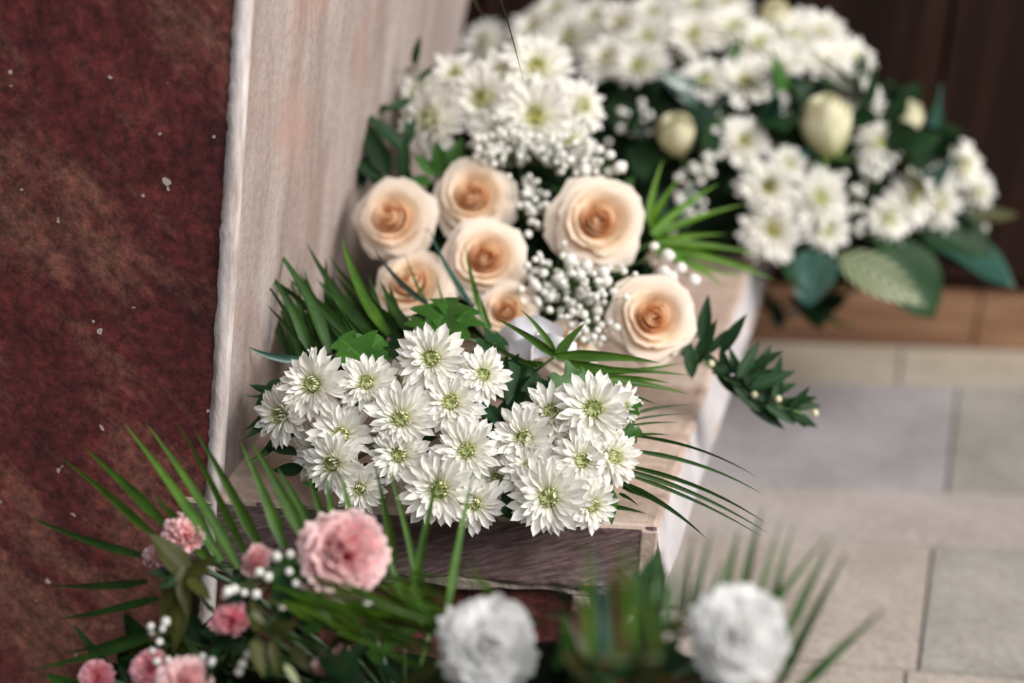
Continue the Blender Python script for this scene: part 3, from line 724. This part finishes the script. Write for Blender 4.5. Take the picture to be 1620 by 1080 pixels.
frond('grass_spray', 'thin green blades rising in front of the peach roses', 'palm leaf', [
 (743,480,dm,678,360,dm+.03,10,.004,'leaf_teal'),(776,520,dm-.01,737,388,dm+.02,12,.0045),(616,520,dm-.02,537,366,dm,10,.003),(778,540,dm-.04,756,455,dm-.03,8,.003),
 (700,520,dm,640,400,dm+.02,12,.003),(720,520,dm,690,430,dm+.01,10,.003)],
 [(616,520,dm-.02),(700,525,dm-.01),(778,545,dm-.03)], 'palm', root=froot)
dn_ = 1.215
frond('palm_frond', 'bright green palm sprig above the right front cluster, crossing the white ribbon', 'palm leaf', [
 (879,563,dn_,927,510,dn_,6,.0065),(879,563,dn_,823,489,dn_,-10,.004),(879,563,dn_,783,503,dn_-.01,-8,.005),(879,563,dn_,1045,574,dn_+.01,12,.0075),(895,572,dn_,1040,588,dn_+.01,-8,.006),
 (920,588,dn_,1078,574,dn_+.02,-10,.004),(920,588,dn_,1092,594,dn_+.02,8,.004),(930,600,dn_,1095,625,dn_+.02,10,.005),(940,600,dn_,1060,606,dn_+.02,12,.005),(930,610,dn_,1040,640,dn_,8,.004),
 (860,575,dn_,770,560,dn_+.02,12,.004),(850,580,dn_,740,520,dn_+.03,10,.003)],
 [(879,563,dn_),(845,588,dn_+.02),(800,600,dn_+.03)], 'palm', root=froot)
dr = 1.19
frond('palm_frond', 'slender palm leaflets arching right over the ledge side from the front bunch', 'palm leaf', [
 (1000,688,dr,1200,756,dr+.02,26,.0022),(995,712,dr,1211,784,dr+.01,26,.0026),(990,736,dr,1216,830,dr,26,.0028),(985,742,dr,1218,845,dr,20,.0028),(985,748,dr,1211,852,dr-.01,16,.0022),
 (980,762,dr,1119,853,dr-.03,16,.0034),(985,770,dr,1050,800,dr-.02,4,.003),(960,800,dr-.03,1024,813,dr-.04,4,.0025),(980,780,dr-.02,1010,800,dr-.03,4,.002),
 (1000,665,dr+.01,1090,655,dr+.03,6,.0015),(1000,672,dr+.01,1075,668,dr+.03,4,.0015),(1000,655,dr+.02,1100,640,dr+.04,8,.0018),(1000,690,dr,1060,688,dr+.01,6,.002)],
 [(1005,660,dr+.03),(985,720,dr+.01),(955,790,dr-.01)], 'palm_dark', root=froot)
# white ribbon
rb = thing('ribbon', 'folded white satin ribbon showing between the roses and the front bunch', 'ribbon', Matrix())
def ribbon_part(pts, w, seed):
    def fn(u, v):
        k = v*(len(pts)-1); i = min(len(pts)-2, int(k)); f = k-i
        p = P(*pts[i])*(1-f)+P(*pts[i+1])*f
        return p+(UP*.85-VIEW*.2)*((u-.5)*w)-VIEW*.006*math.sin(v*5+seed+u*2)
    V, F, UV = grid(fn, 5, 14); add('ribbon_loop', mesh('ribbon_loop', V, F, 'ribbon_white', UV), rb)
ribbon_part([(790,545,1.29),(815,525,1.27),(850,520,1.26),(890,540,1.27)], .030, 0)
ribbon_part([(805,560,1.27),(840,550,1.25),(870,545,1.245),(912,560,1.26)], .024, 2)
ribbon_part([(850,500,1.29),(855,530,1.265),(840,565,1.25)], .018, 1)

# ================================================================== ROSE BOUQUET
RG = 'peach roses of the bouquet on the ledge'
rroot = onz(840, 480, LEDGE+.03)
rdist = 1.40
for k, (x, y, r, d, tx, ty, lb) in enumerate([
 (620,345,68,1.40,-.25,.1,'peach rose farthest left, beside the pale stone wall'),
 (748,312,70,1.42,-.05,.2,'pale peach rose at the top of the left trio, under white chrysanthemums'),
 (768,408,70,1.37,.05,.15,'peach rose at the lower right of the left trio, behind green blades'),
 (946,350,80,1.39,.05,.1,'largest cream peach rose, centre of the bouquet amid white florets'),
 (1033,502,74,1.33,.05,.15,'cream peach rose at the lower right, nearest the ledge side'),
 (800,492,52,1.34,-.1,.2,'partly hidden peach rose behind the white ribbon and jagged leaf'),
 (650,450,70,1.37,-.2,.55,'shadowed peach rose low at left behind the palm leaflets'),
 (900,545,48,1.34,.0,.4,'dim peach rose half buried right of the white ribbon'),
 ]):
    rose(x, y, r, d, tx, ty, lb, RG, rroot, k)
CG = 'white chrysanthemums topping the rose bouquet'
for k, (x, y, r, d, tx, ty, lb) in enumerate([
 (847,186,58,1.47,.05,.15,'white chrysanthemum with olive eye at the heart of the rose bouquet top'),
 (848,108,54,1.52,.2,.3,'white chrysanthemum at the upper right of the rose bouquet, under the thin grass blade'),
 (764,158,52,1.50,-.3,.1,'beige-white chrysanthemum with dark eye at the upper left of the rose bouquet'),
 (722,122,42,1.54,-.2,.6,'bright white chrysanthemum at the top left edge of rose bouquet'),
 (920,168,40,1.50,.8,.2,'small white chrysanthemum at the right shoulder of the rose bouquet'),
 (682,190,52,1.48,-.7,.1,'shaded white chrysanthemum above the leftmost peach rose'),
 (795,120,44,1.53,-.1,.5,'white chrysanthemum between the two upper blooms of the rose bouquet'),
 (900,225,42,1.49,.4,.3,'white chrysanthemum behind the florets above the largest rose'),
 (665,150,36,1.53,-.5,.5,'cream chrysanthemum at the far left top of rose bouquet near dark leaves'),
 (790,215,44,1.48,-.1,.2,'white chrysanthemum just above the top rose of the trio'),
 ]):
    chrysanthemum(x, y, r*1.16, d, tx, ty, lb, CG, rroot, seed=50+k, gold=True)
BG = "baby's breath in the rose bouquet"
for k, (lb, cx, cy, d, sx, sy, n, rp) in enumerate([
 ("dense baby's breath spray above the largest rose", 890,245,1.42,66,40,64,5.6),
 ("baby's breath spray over the top rose of the trio", 800,235,1.43,62,38,56,5.6),
 ("baby's breath spray between the trio and the largest rose", 842,330,1.42,34,62,44,5.6),
 ("baby's breath spray under the largest rose", 900,440,1.35,72,42,50,5.8),
 ("baby's breath spray left of the lower right rose", 930,475,1.34,58,46,44,5.8),
 ("baby's breath spray behind the white ribbon", 855,465,1.36,46,44,36,5.6),
 ("baby's breath spray right of the white ribbon, low", 925,530,1.33,40,36,26,5.6),
 ]):
    breath(lb, cx, cy, d, sx, sy, n, rp, BG, rroot, 900+k)
breath("five round baby's breath florets on green, right of the largest rose", 1050,405,1.37,1,1,0,10, BG, rroot, 950, [(1035,390),(1057,404),(1077,424),(1098,443),(1050,430),(1062,438)], .004)
breath("round baby's breath florets at the upper right of the largest rose", 975,258,1.42,1,1,0,10, BG, rroot, 951, [(981,265),(965,245),(963,272),(940,258),(925,268),(950,285),(905,290),(948,237)], .006)
breath("large baby's breath florets in front of the dark gap under the rose", 900,420,1.34,1,1,0,9, BG, rroot, 952, [(902,411),(928,420),(885,440),(918,435),(860,432),(845,450),(955,430),(958,445),(905,480),(920,465),(940,470),(945,492),(870,470)], .006)
# leaves in the rose bouquet
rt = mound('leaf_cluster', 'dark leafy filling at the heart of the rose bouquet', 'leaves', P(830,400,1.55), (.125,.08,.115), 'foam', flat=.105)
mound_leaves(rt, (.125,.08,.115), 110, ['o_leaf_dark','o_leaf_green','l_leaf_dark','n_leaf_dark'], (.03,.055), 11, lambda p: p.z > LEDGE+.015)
sprig('dark pointed leaf sprig rising left of the rose bouquet against pale stone',
  [(640,240,1.46,-65,-70),(640,235,1.46,18,-55),(618,170,1.48,-46,10),(610,175,1.48,45,-23),(655,105,1.5,8,-50),(660,130,1.5,30,-30),(640,190,1.47,15,30),(618,280,1.45,-58,-110),(600,300,1.45,-20,-75),(625,260,1.46,-50,-50),(575,300,1.46,-18,-90),(650,300,1.45,-22,-60),(600,285,1.45,-55,-45),(640,280,1.45,0,-70)],
  [(664,100,1.5),(650,150,1.49),(635,230,1.47),(640,300,1.46),(760,420,1.5)], 'leaf_dark', .03, key='n_')
sprig('green leaf sprig between the chrysanthemums and the two upper roses',
  [(700,280,1.44,-12,-60),(705,275,1.44,35,-35),(690,280,1.44,-35,-40),(700,285,1.44,30,-70),(685,290,1.44,-45,-10)],
  [(700,250,1.46),(700,290,1.46),(770,400,1.5)], 'leaf_green', .03)
sprig('thin bare tendril curving against the pale stone beside the dark leaves', [(640,112,1.5,20,-6)], [(592,88,1.5),(605,105,1.5),(640,116,1.5),(665,125,1.51),(720,250,1.52)], 'leaf_olive', .02)
sprig('dark leafy sprig hanging right over the ledge side past the lower rose',
  [(1110,545,1.34,10,-81),(1095,600,1.34,-8,-78),(1125,590,1.34,62,-13),(1165,600,1.33,39,-62),(1185,615,1.33,75,-31),(1210,640,1.33,52,31),(1225,640,1.33,13,-57),(1160,610,1.33,52,47),(1140,590,1.33,-39,-47),(1195,625,1.33,-26,-55),(1250,650,1.33,31,-39),(1175,620,1.33,72,10),(1140,560,1.34,39,-65),(1120,560,1.34,39,-46),(1180,590,1.34,58,-39),(1190,600,1.34,32,-55),(1205,630,1.34,58,-29),(1225,640,1.34,78,0),(1180,630,1.34,62,49),(1235,650,1.34,65,23),(1150,600,1.34,-10,-58),
   (1160,610,1.34,78,-26),(1245,650,1.34,36,26),(1110,570,1.34,-52,-26),(1170,600,1.34,-16,-52),(1215,640,1.34,23,-78),(1240,640,1.34,52,-13),(1100,580,1.34,32,-78),(1150,595,1.34,65,39),(1200,635,1.34,78,32),(1130,580,1.34,46,52)],
  [(1275,655,1.33),(1220,640,1.34),(1150,600,1.34),(1100,565,1.35),(1040,540,1.38),(900,470,1.46)], 'leaf_dark', .03, key='n_',
  budpts=[(1231,631,1.33),(1193,624,1.33),(1289,653,1.33),(1125,575,1.33)])
de = 1.46
frond('grass_spray', 'bright green grass blades fanning right from behind the largest rose', 'grass', [
 (1030,360,de,1079,276,de+.02,6,.006),(1030,365,de,1138,290,de+.03,10,.006),(1035,375,de,1184,322,de+.03,10,.006),(1040,385,de,1212,404,de+.02,8,.006),(1040,390,de,1228,444,de+.01,12,.007),
 (1030,395,de,1180,440,de,-8,.006),(1025,350,de,1050,250,de+.02,6,.005),(1040,380,de,1150,370,de+.03,6,.005),(1040,392,de,1200,425,de+.01,6,.007),(1035,395,de,1150,455,de-.01,8,.006),(1030,370,de,1110,310,de+.02,6,.006)],
 [(1040,380,de),(1000,400,de+.02),(930,420,de+.05)], 'grass_bright', root=rroot, partname='blade')
# two thin grass blades hanging in from above
frond('grass_tuft', 'two thin grass blades crossing the top of the photo over the wreath', 'grass', [(775,-60,1.2,830,136,1.19,4,.0013),(730,-50,1.36,769,34,1.36,-4,.002)], [(775,-60,1.2),(745,-80,1.28),(730,-50,1.36)], 'leaf_olive', root=E0+PD*.42+fdir*.72, rr=.001, partname='blade')

# ================================================================== BACK WREATH
WC = P(1150, 300, 1.86); WR = (.34, .155, .20)
wz = LEDGE
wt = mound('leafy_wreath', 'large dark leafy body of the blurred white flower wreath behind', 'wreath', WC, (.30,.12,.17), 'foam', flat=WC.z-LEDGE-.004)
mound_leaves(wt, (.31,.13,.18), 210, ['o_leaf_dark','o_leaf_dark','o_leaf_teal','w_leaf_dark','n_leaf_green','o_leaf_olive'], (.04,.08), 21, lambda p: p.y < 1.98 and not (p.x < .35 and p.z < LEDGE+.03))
def wd(x, y):
    f = ((x-1150)/440)**2+((y-300)/310)**2
    return 1.70+.15*min(1.3, f)
wroot = WC.copy()
WCH = [(764,67,40),(845,45,42),(901,62,54),(942,32,48),(982,40,46),(1023,62,46),(1010,106,48),(1031,24,42),(1097,56,48),(1104,10,46),(1160,45,46),(1145,8,42),(1114,128,38),(1176,131,46),(1228,108,40),(1222,163,28),
 (1259,60,50),(1294,54,48),(1311,104,50),(1337,136,48),(1362,165,42),(1176,224,40),(1389,228,44),(1215,298,46),(1246,262,32),(1295,314,48),(1306,364,38),(1221,364,50),(1441,312,46),(1407,346,40),(1484,322,46),(1476,246,36),
 (1524,262,40),(1546,302,36),(1547,350,24),(1200,70,42),(960,95,44),(880,20,42),(1245,95,40),(1350,95,40)]
rowsW = [('top fringe', 45), ('second row down', 90), ('third row down', 150), ('middle row', 270), ('lower row', 330), ('bottom row', 999)]
ordn = ['first','second','third','fourth','fifth','sixth','seventh','eighth','ninth','tenth','eleventh','twelfth','thirteenth','fourteenth']
lo = -999
for nm, hi in rowsW:
    rowf = sorted([f for f in WCH if lo < f[1] <= hi]); lo = hi
    for k, (x, y, r) in enumerate(rowf):
        lb = f'blurred white chrysanthemum in the back wreath, {nm}, {ordn[k]} from left'
        chrysanthemum(x, y, r*1.1, wd(x, y), (x-1150)/500, (300-y)/420+.1, lb, 'white chrysanthemums of the back wreath', wroot, parts=False, gold=(k % 3 == 0), seed=k)
BUD = [mesh('petal', *(lambda d: (d[0], d[1], 'cream_bud', d[2]))(rose_petal(rk, hk, z0, cu, sp, 500+i))) for i, (rk,hk,z0,cu,sp) in enumerate([(.25,1.7,-.6,.0,220),(.44,1.65,-.6,.01,190),(.60,1.5,-.6,.02,170),(.72,1.35,-.6,.04,150)])]
for k, (x, y, r, tx, ty, lb) in enumerate([
 (1072,222,46,-.3,.7,'round cream rosebud at the left of the back wreath'), (1308,215,62,-.3,1.3,'tall cream-green rosebud in the middle of the back wreath'),
 (1222,32,34,.2,.8,'pale green rosebud at the top of the back wreath'), (1428,200,40,.3,1.3,'greenish cream rosebud at the right rim of the back wreath')]):
    t = thing('rosebud', lb, 'flower', frame(P(x, y, wd(x, y)), face(tx, ty), k, r*wd(x, y)/FPX), 'cream rosebuds of the back wreath')
    for i in range(4):
        for j in range(3): add('petal', BUD[i], t, Matrix.Rotation(j*2.094+i*.7, 4, 'Z'))
    for j in range(5): add('sepal', SEP, t, Matrix.Translation((0,0,-.25)) @ Matrix.Rotation(j*1.2566, 4, 'Z'))
    stem_to(t, wroot, .003)
for k, (lb, cx, cy, sx, sy, n) in enumerate([
 ("blurred baby's breath at the left of the back wreath", 1000,190,40,40,22), ("blurred baby's breath under the round rosebud of the back wreath", 1105,268,36,30,20),
 ("blurred baby's breath between the low right blooms of the back wreath", 1368,262,34,30,20), ("blurred baby's breath above the pale striped leaf of the back wreath", 1360,330,24,60,22),
 ("blurred baby's breath beside the small star-shaped bloom of the back wreath", 1125,230,30,40,12), ("blurred baby's breath low at the left of the back wreath", 1090,330,40,34,16)]):
    breath(lb, cx, cy, wd(cx, cy)+.01, sx, sy, n, 5.8, "baby's breath of the back wreath", wroot, 1200+k)
for key, bx, by, tx, ty, o0, o1, roll, lb in [
 ('w_leaf_teal', 1300,390,1275,470,-.0,-.04,.2,'glossy teal-green leaf drooping at the lower left of the back wreath'),
 ('w_leaf_dark', 1390,380,1490,490,.0,-.03,.1,'broad dark leaf hanging below the right of back wreath'),
 ('o_leaf_striped', 1325,405,1470,478,-.01,-.05,.3,'pale striped leaf hanging under the back wreath'),
 ('w_leaf_teal', 1470,380,1620,425,.0,-.02,-.3,'broad bluish leaf at the far right end of the back wreath'),
 ('w_leaf_dark', 1450,350,1580,400,.02,.0,.2,'dark leaf above the bluish leaf at the right end of wreath'),
 ('n_leaf_olive', 1530,340,1618,338,.0,.0,.4,'small olive leaf tip pointing right off the back wreath'),
 ('w_leaf_dark', 1240,400,1290,450,.02,-.02,-.2,'dark leaf under the low white pair of the back wreath')]:
    t = thing('wreath_leaf', lb, 'leaf', Matrix())
    a, b = P(bx,by,wd(bx,by)+o0), P(tx,ty,wd(bx,by)+o1)
    add('leaf_blade', LEAF[key], t, dirM(a, b, face(0,.7), roll))
    V, F, UV = tube_data([a+(b-a)*.03, a*.6+wroot*.4], .0015, .002, 5); add('stem', mesh('stem', V, F, 'stem', UV), t)

# ================================================================== FRONT ARRANGEMENT (pink and white carnations, standing on the floor)
AC = Vector((P(640,1120,1.0).x, P(640,1120,.98).y, .0))
aroot = P(640, 1140, 1.02)
rad = (.36,.13,.13)
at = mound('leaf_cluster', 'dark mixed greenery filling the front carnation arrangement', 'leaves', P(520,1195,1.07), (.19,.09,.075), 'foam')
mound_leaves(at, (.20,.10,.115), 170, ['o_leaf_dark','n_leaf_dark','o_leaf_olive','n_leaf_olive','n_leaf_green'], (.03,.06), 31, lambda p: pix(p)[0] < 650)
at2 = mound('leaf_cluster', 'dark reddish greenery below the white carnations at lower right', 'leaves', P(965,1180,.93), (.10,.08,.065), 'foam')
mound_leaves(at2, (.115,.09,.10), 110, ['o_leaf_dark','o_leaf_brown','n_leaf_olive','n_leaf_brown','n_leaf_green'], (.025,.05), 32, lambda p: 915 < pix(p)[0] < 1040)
at3 = mound('leaf_cluster', 'added dark greenery shading the bottom left corner below the palm frond', 'leaves', P(235,1240,1.10), (.10,.07,.07), 'foam')  # extra mound added below the frame to shade the lower left
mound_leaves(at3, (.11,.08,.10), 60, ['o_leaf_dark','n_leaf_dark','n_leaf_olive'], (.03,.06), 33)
# what carries it, below the frame: two green plastic trays of foam on the floor
for cpos, rx, ry, lb in ((P(520,1195,1.07), .19, .09, 'green plastic tray under the pink carnations'), (P(235,1240,1.10), .095, .065, 'small green plastic tray at the far left of the front arrangement'), (P(965,1180,.93), .10, .08, 'green plastic tray under the white carnations')):
    h = cpos.z-.04
    prof = [(.0,0),(.85,0),(.92,.02),(1,h),(.95,h),(.88,.03),(0,.02)]
    V, F, UV = grid(lambda u, v: (lambda k: Vector((math.cos(u*2*math.pi)*rx*prof[k][0], math.sin(u*2*math.pi)*ry*prof[k][0], prof[k][1])))(int(round(v*6))), 32, 6)
    o = add('flower_tray', mesh('flower_tray', V, F, 'leaf_dark', UV)); o.location = (cpos.x, cpos.y, .001); tag(o, lb, 'tray')
AG = 'carnations of the front arrangement'
for x, y, r, d, tx, ty, mt_, bud, lb in [
 (541,878,77,.985,.05,.15,'carnation_pink',False,'large pink carnation in the front, below the white chrysanthemums'),
 (286,842,40,1.04,-.9,1.1,'carnation_pink',True,'small pink carnation with green calyx near the red marble, upper left'),
 (248,882,30,1.06,-1.2,.5,'carnation_pink',True,'little pink carnation half behind a dark leaf, farthest left'),
 (405,884,34,1.0,.5,1.0,'carnation_pink',True,'small pink carnation bud between palm leaflets, left of the large one'),
 (360,980,38,.98,-.6,.2,'carnation_deep',True,'deep pink small carnation in the lower left greenery'),
 (152,1072,30,1.02,-.3,.4,'carnation_deep',False,'pink carnation cut by the bottom edge, farthest left'),
 (236,1058,32,1.0,-.3,.3,'carnation_deep',False,'deep pink carnation at the bottom edge among white florets'),
 (292,1082,46,.97,.0,.3,'carnation_pink',False,'pink carnation at the bottom edge below the white florets'),
 (510,1052,24,.97,-.6,.3,'carnation_pink',True,'tiny pink carnation bud peeping left of a broad dark leaf'),
 (540,1034,22,.99,.3,.8,'carnation_pink',True,'tiny pink carnation bud peeping above a broad dark leaf'),
 (772,1022,82,.90,.0,.25,'carnation_white',False,'white carnation at bottom centre of the photo'),
 (1169,1008,82,.84,.0,.2,'carnation_white',False,'white carnation at the bottom right, against the stone floor')]:
    carnation(x, y, r, d, tx, ty, mt_, lb, AG, aroot if x < 900 else P(970,1140,.88), bud)
da = 1.04
frond('palm_frond', 'palm frond with long stiff leaflets spread over the red marble at lower left', 'palm leaf', [
 (228,878,da+.02,42,815,da+.06,10,.0045,'palm_dark'),(246,846,da+.02,94,722,da+.05,-8,.0055),(262,830,da+.02,129,704,da+.05,-4,.0055),(350,888,da,195,668,da+.03,-8,.006),(377,900,da,230,668,da+.03,-12,.006),
 (392,876,da,277,662,da+.03,-10,.006),(416,872,da,305,675,da+.02,-8,.006),(450,868,da-.01,379,696,da+.01,-6,.006),(478,850,da-.01,397,698,da+.01,-6,.0065),(234,918,da+.01,72,925,da+.04,8,.0045,'palm_dark'),
 (252,946,da,82,980,da+.03,8,.0045,'palm_dark'),(252,994,da,102,1032,da+.02,8,.0045,'palm_dark'),(240,1010,da-.01,40,1060,da+.02,8,.0045,'palm_dark'),(330,890,da,240,780,da+.03,-6,.0055),(500,860,da-.01,436,735,da+.01,-6,.0055)],
 [(235,872,da+.02),(330,892,da+.01),(450,905,da),(560,980,da)], 'palm', root=aroot)
db = 1.02
frond('palm_frond', 'green palm blades standing upright before the ledge, right of the large pink carnation', 'palm leaf', [
 (520,850,db,481,737,db+.02,-4,.004),(532,850,db,513,748,db+.02,-2,.004),(560,850,db,537,744,db+.02,-4,.004),(625,890,db,591,727,db+.02,-6,.0045),(662,930,db-.01,607,718,db+.02,-8,.003),
 (652,965,db-.02,700,722,db,6,.0045),(705,975,db-.03,752,733,db,6,.0045),(690,990,db-.03,655,880,db,-6,.005),(640,960,db-.01,600,850,db,-6,.004)],
 [(530,880,db),(620,940,db),(680,1000,db-.02)], 'palm', root=aroot)
gb = []
rnd = random.Random(5)
for k in range(70):
    bx = rnd.uniform(420,680); by = rnd.uniform(905,1010); L = rnd.uniform(110,230); an = rnd.uniform(.15,.55)
    L = min(L, (715-bx)/math.cos(an))
    gb.append((bx,by,rnd.uniform(.95,1.0),bx+L*math.cos(an),by+L*math.sin(an),rnd.uniform(.90,.97),rnd.uniform(-10,14),rnd.uniform(.0012,.0026), rnd.choice(['palm','palm_dark','leaf_olive','grass_bright'])))
for bx,by,tx,ty in [(860,990,700,880),(800,960,735,880),(840,1000,660,930),(690,1000,600,890),(720,1010,620,900),(700,1020,640,880),(740,1000,560,940),(760,1060,620,1000),(680,1060,560,1000)]:
    gb.append((bx,by,.93,tx,ty,.90,6,.0024,'palm'))
frond('grass_spray', 'fine grass spray lying below the large pink carnation towards the white one', 'grass', gb, [(430,930,1.0),(520,960,.99),(640,1000,.98)], 'palm', root=aroot, rr=.0015, partname='blade')
dd = .86
frond('palm_frond', 'palm leaflets fanning up behind the white carnation at bottom right', 'palm leaf', [
 (1089,980,dd,1130,828,dd+.02,4,.0041),(1075,985,dd,1098,842,dd+.02,4,.0041),(1036,980,dd,1047,866,dd+.02,4,.0041),(1142,960,dd,1171,830,dd+.03,4,.0041),(1171,960,dd,1208,798,dd+.03,4,.0041),
 (1195,960,dd,1237,818,dd+.03,4,.0041),(1215,975,dd,1257,822,dd+.03,4,.0041),(1210,970,dd,1314,840,dd+.02,6,.0041),(1240,1010,dd,1322,842,dd+.02,4,.0043),(1230,1090,dd,1345,864,dd+.01,4,.0045),
 (1255,1095,dd,1407,957,dd,6,.005),(1100,1000,dd,1150,880,dd,4,.0041),(1060,1000,dd,1030,860,dd,-4,.0041),(1050,990,dd-.02,1075,880,dd,4,.0041)],
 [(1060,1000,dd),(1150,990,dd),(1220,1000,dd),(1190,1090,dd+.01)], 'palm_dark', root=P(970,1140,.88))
dv = .74
frond('palm_frond', 'strongly blurred green and brown blades in front of the ledge corner', 'palm leaf', [
 (932,1040,dv,930,848,dv,4,.0036,'palm'),(958,1040,dv,948,852,dv,4,.003,'leaf_teal'),(985,1040,dv,966,838,dv,4,.003,'leaf_brown'),(975,1040,dv,985,842,dv,4,.003,'palm'),(1000,1030,dv,998,850,dv,4,.003,'palm'),
 (1015,1040,dv,1012,860,dv,4,.0025,'palm_dark'),(1040,1030,dv,1018,900,dv,4,.0026,'palm')], [(932,1040,dv),(985,1045,dv),(1040,1040,dv)], 'palm', root=P(970,1140,.86))
tl = thing('leaf_sprig', 'reddish brown and green leaves beside the white carnations, bottom right of centre', 'leaves', Matrix())
for key, bx, by, tx, ty, d in [('o_leaf_green',900,1050,898,985,.84),('o_leaf_brown',990,1030,905,955,.82),('n_leaf_brown',1000,1040,925,950,.83),('o_leaf_brown',1000,1020,1030,955,.82),('n_leaf_brown',980,1040,1015,950,.82),('o_leaf_olive',940,1070,890,1030,.82),
  ('o_leaf_olive',1030,1070,1045,990,.82),('o_leaf_dark',960,1080,940,1000,.82),('n_leaf_green',880,1060,900,1000,.84),('o_leaf_brown',950,1060,995,990,.81),('n_leaf_brown',1010,1060,1040,1000,.82),('o_leaf_dark',1040,1060,1075,1000,.83)]:
    leaf_px(key, bx, by, d, tx, ty, d-.01, tl, random.uniform(-.6,.6))
V, F, UV = tube_data([P(960,1030,.83), P(965,1090,.85), P(970,1140,.87)], .0018, .002, 6); add('stem', mesh('stem', V, F, 'stem', UV), tl)
tl = thing('leaf_sprig', 'dark olive leaf rosette hanging below the small pink carnations at left', 'leaves', Matrix())
for key, bx, by, tx, ty, d in [('o_leaf_olive',300,915,240,838,1.03),('o_leaf_dark',290,905,235,905,1.03),('o_leaf_olive',285,910,250,985,1.02),('n_leaf_olive',290,920,278,1035,1.02),('o_leaf_olive',295,915,335,945,1.01),('o_leaf_olive',290,910,330,900,1.02),('n_leaf_olive',285,910,298,980,1.01),
  ('o_leaf_dark',285,910,250,930,1.01),('n_leaf_pale',280,920,292,895,1.0),('n_leaf_olive',300,905,340,880,1.03)]:
    leaf_px(key, bx, by, d, tx, ty, d-.01, tl, random.uniform(-.6,.6))
V, F, UV = tube_data([P(290,908,1.03), P(330,960,1.03), P(480,1060,1.04), aroot], .0018, .002, 6); add('stem', mesh('stem', V, F, 'stem', UV), tl)
tl = thing('leaf_sprig', 'olive and dark leaves with tiny buds below the large pink carnation', 'leaves', Matrix())
for key, bx, by, tx, ty, d in [('w_leaf_dark',520,1085,560,1035,.95),('o_leaf_dark',500,1040,590,1080,.95),('o_leaf_olive',410,1000,400,950,.96),('o_leaf_olive',400,1010,420,1070,.96),('o_leaf_olive',420,1000,470,985,.96),('n_leaf_olive',430,1010,440,1075,.96),('o_leaf_dark',450,990,445,900,.98),
  ('w_leaf_green',470,960,455,880,.99),('o_leaf_dark',350,1020,320,1080,.97),('o_leaf_olive',460,1020,490,1060,.96),('n_leaf_pale',450,1050,475,1085,.95),('n_leaf_pale',400,965,418,985,.95),('o_leaf_green',480,1000,520,980,.96),('o_leaf_dark',600,1050,640,1085,.95)]:
    leaf_px(key, bx, by, d, tx, ty, d-.01, tl, random.uniform(-.6,.6))
V, F, UV = tube_data([P(420,1000,.97), P(470,1040,.99), P(560,1100,1.01), aroot], .0018, .002, 6); add('stem', mesh('stem', V, F, 'stem', UV), tl)
GA = "baby's breath of the front arrangement"
for k, (lb, cx, cy, d, pts) in enumerate([
 ("baby's breath florets around the large pink carnation", 440,900,.97, [(459,876),(457,904),(468,922),(424,912),(410,905),(582,955),(370,932),(386,937),(405,940),(360,935),(355,942),(437,880)]),
 ("baby's breath florets in the dark lower left greenery", 260,1005,.99, [(262,983),(238,990),(240,1000),(252,1015),(241,1029),(248,1046),(266,1043),(290,1044),(333,1046),(257,995),(320,1038),(310,1042)]),
 ("baby's breath florets under the deep pink small carnation", 360,1050,.97, [(384,1050),(336,1047),(378,1062),(446,960),(392,1035)])]):
    breath(lb, cx, cy, d, 1, 1, 0, 7, GA, aroot, 1500+k, pts, .006)
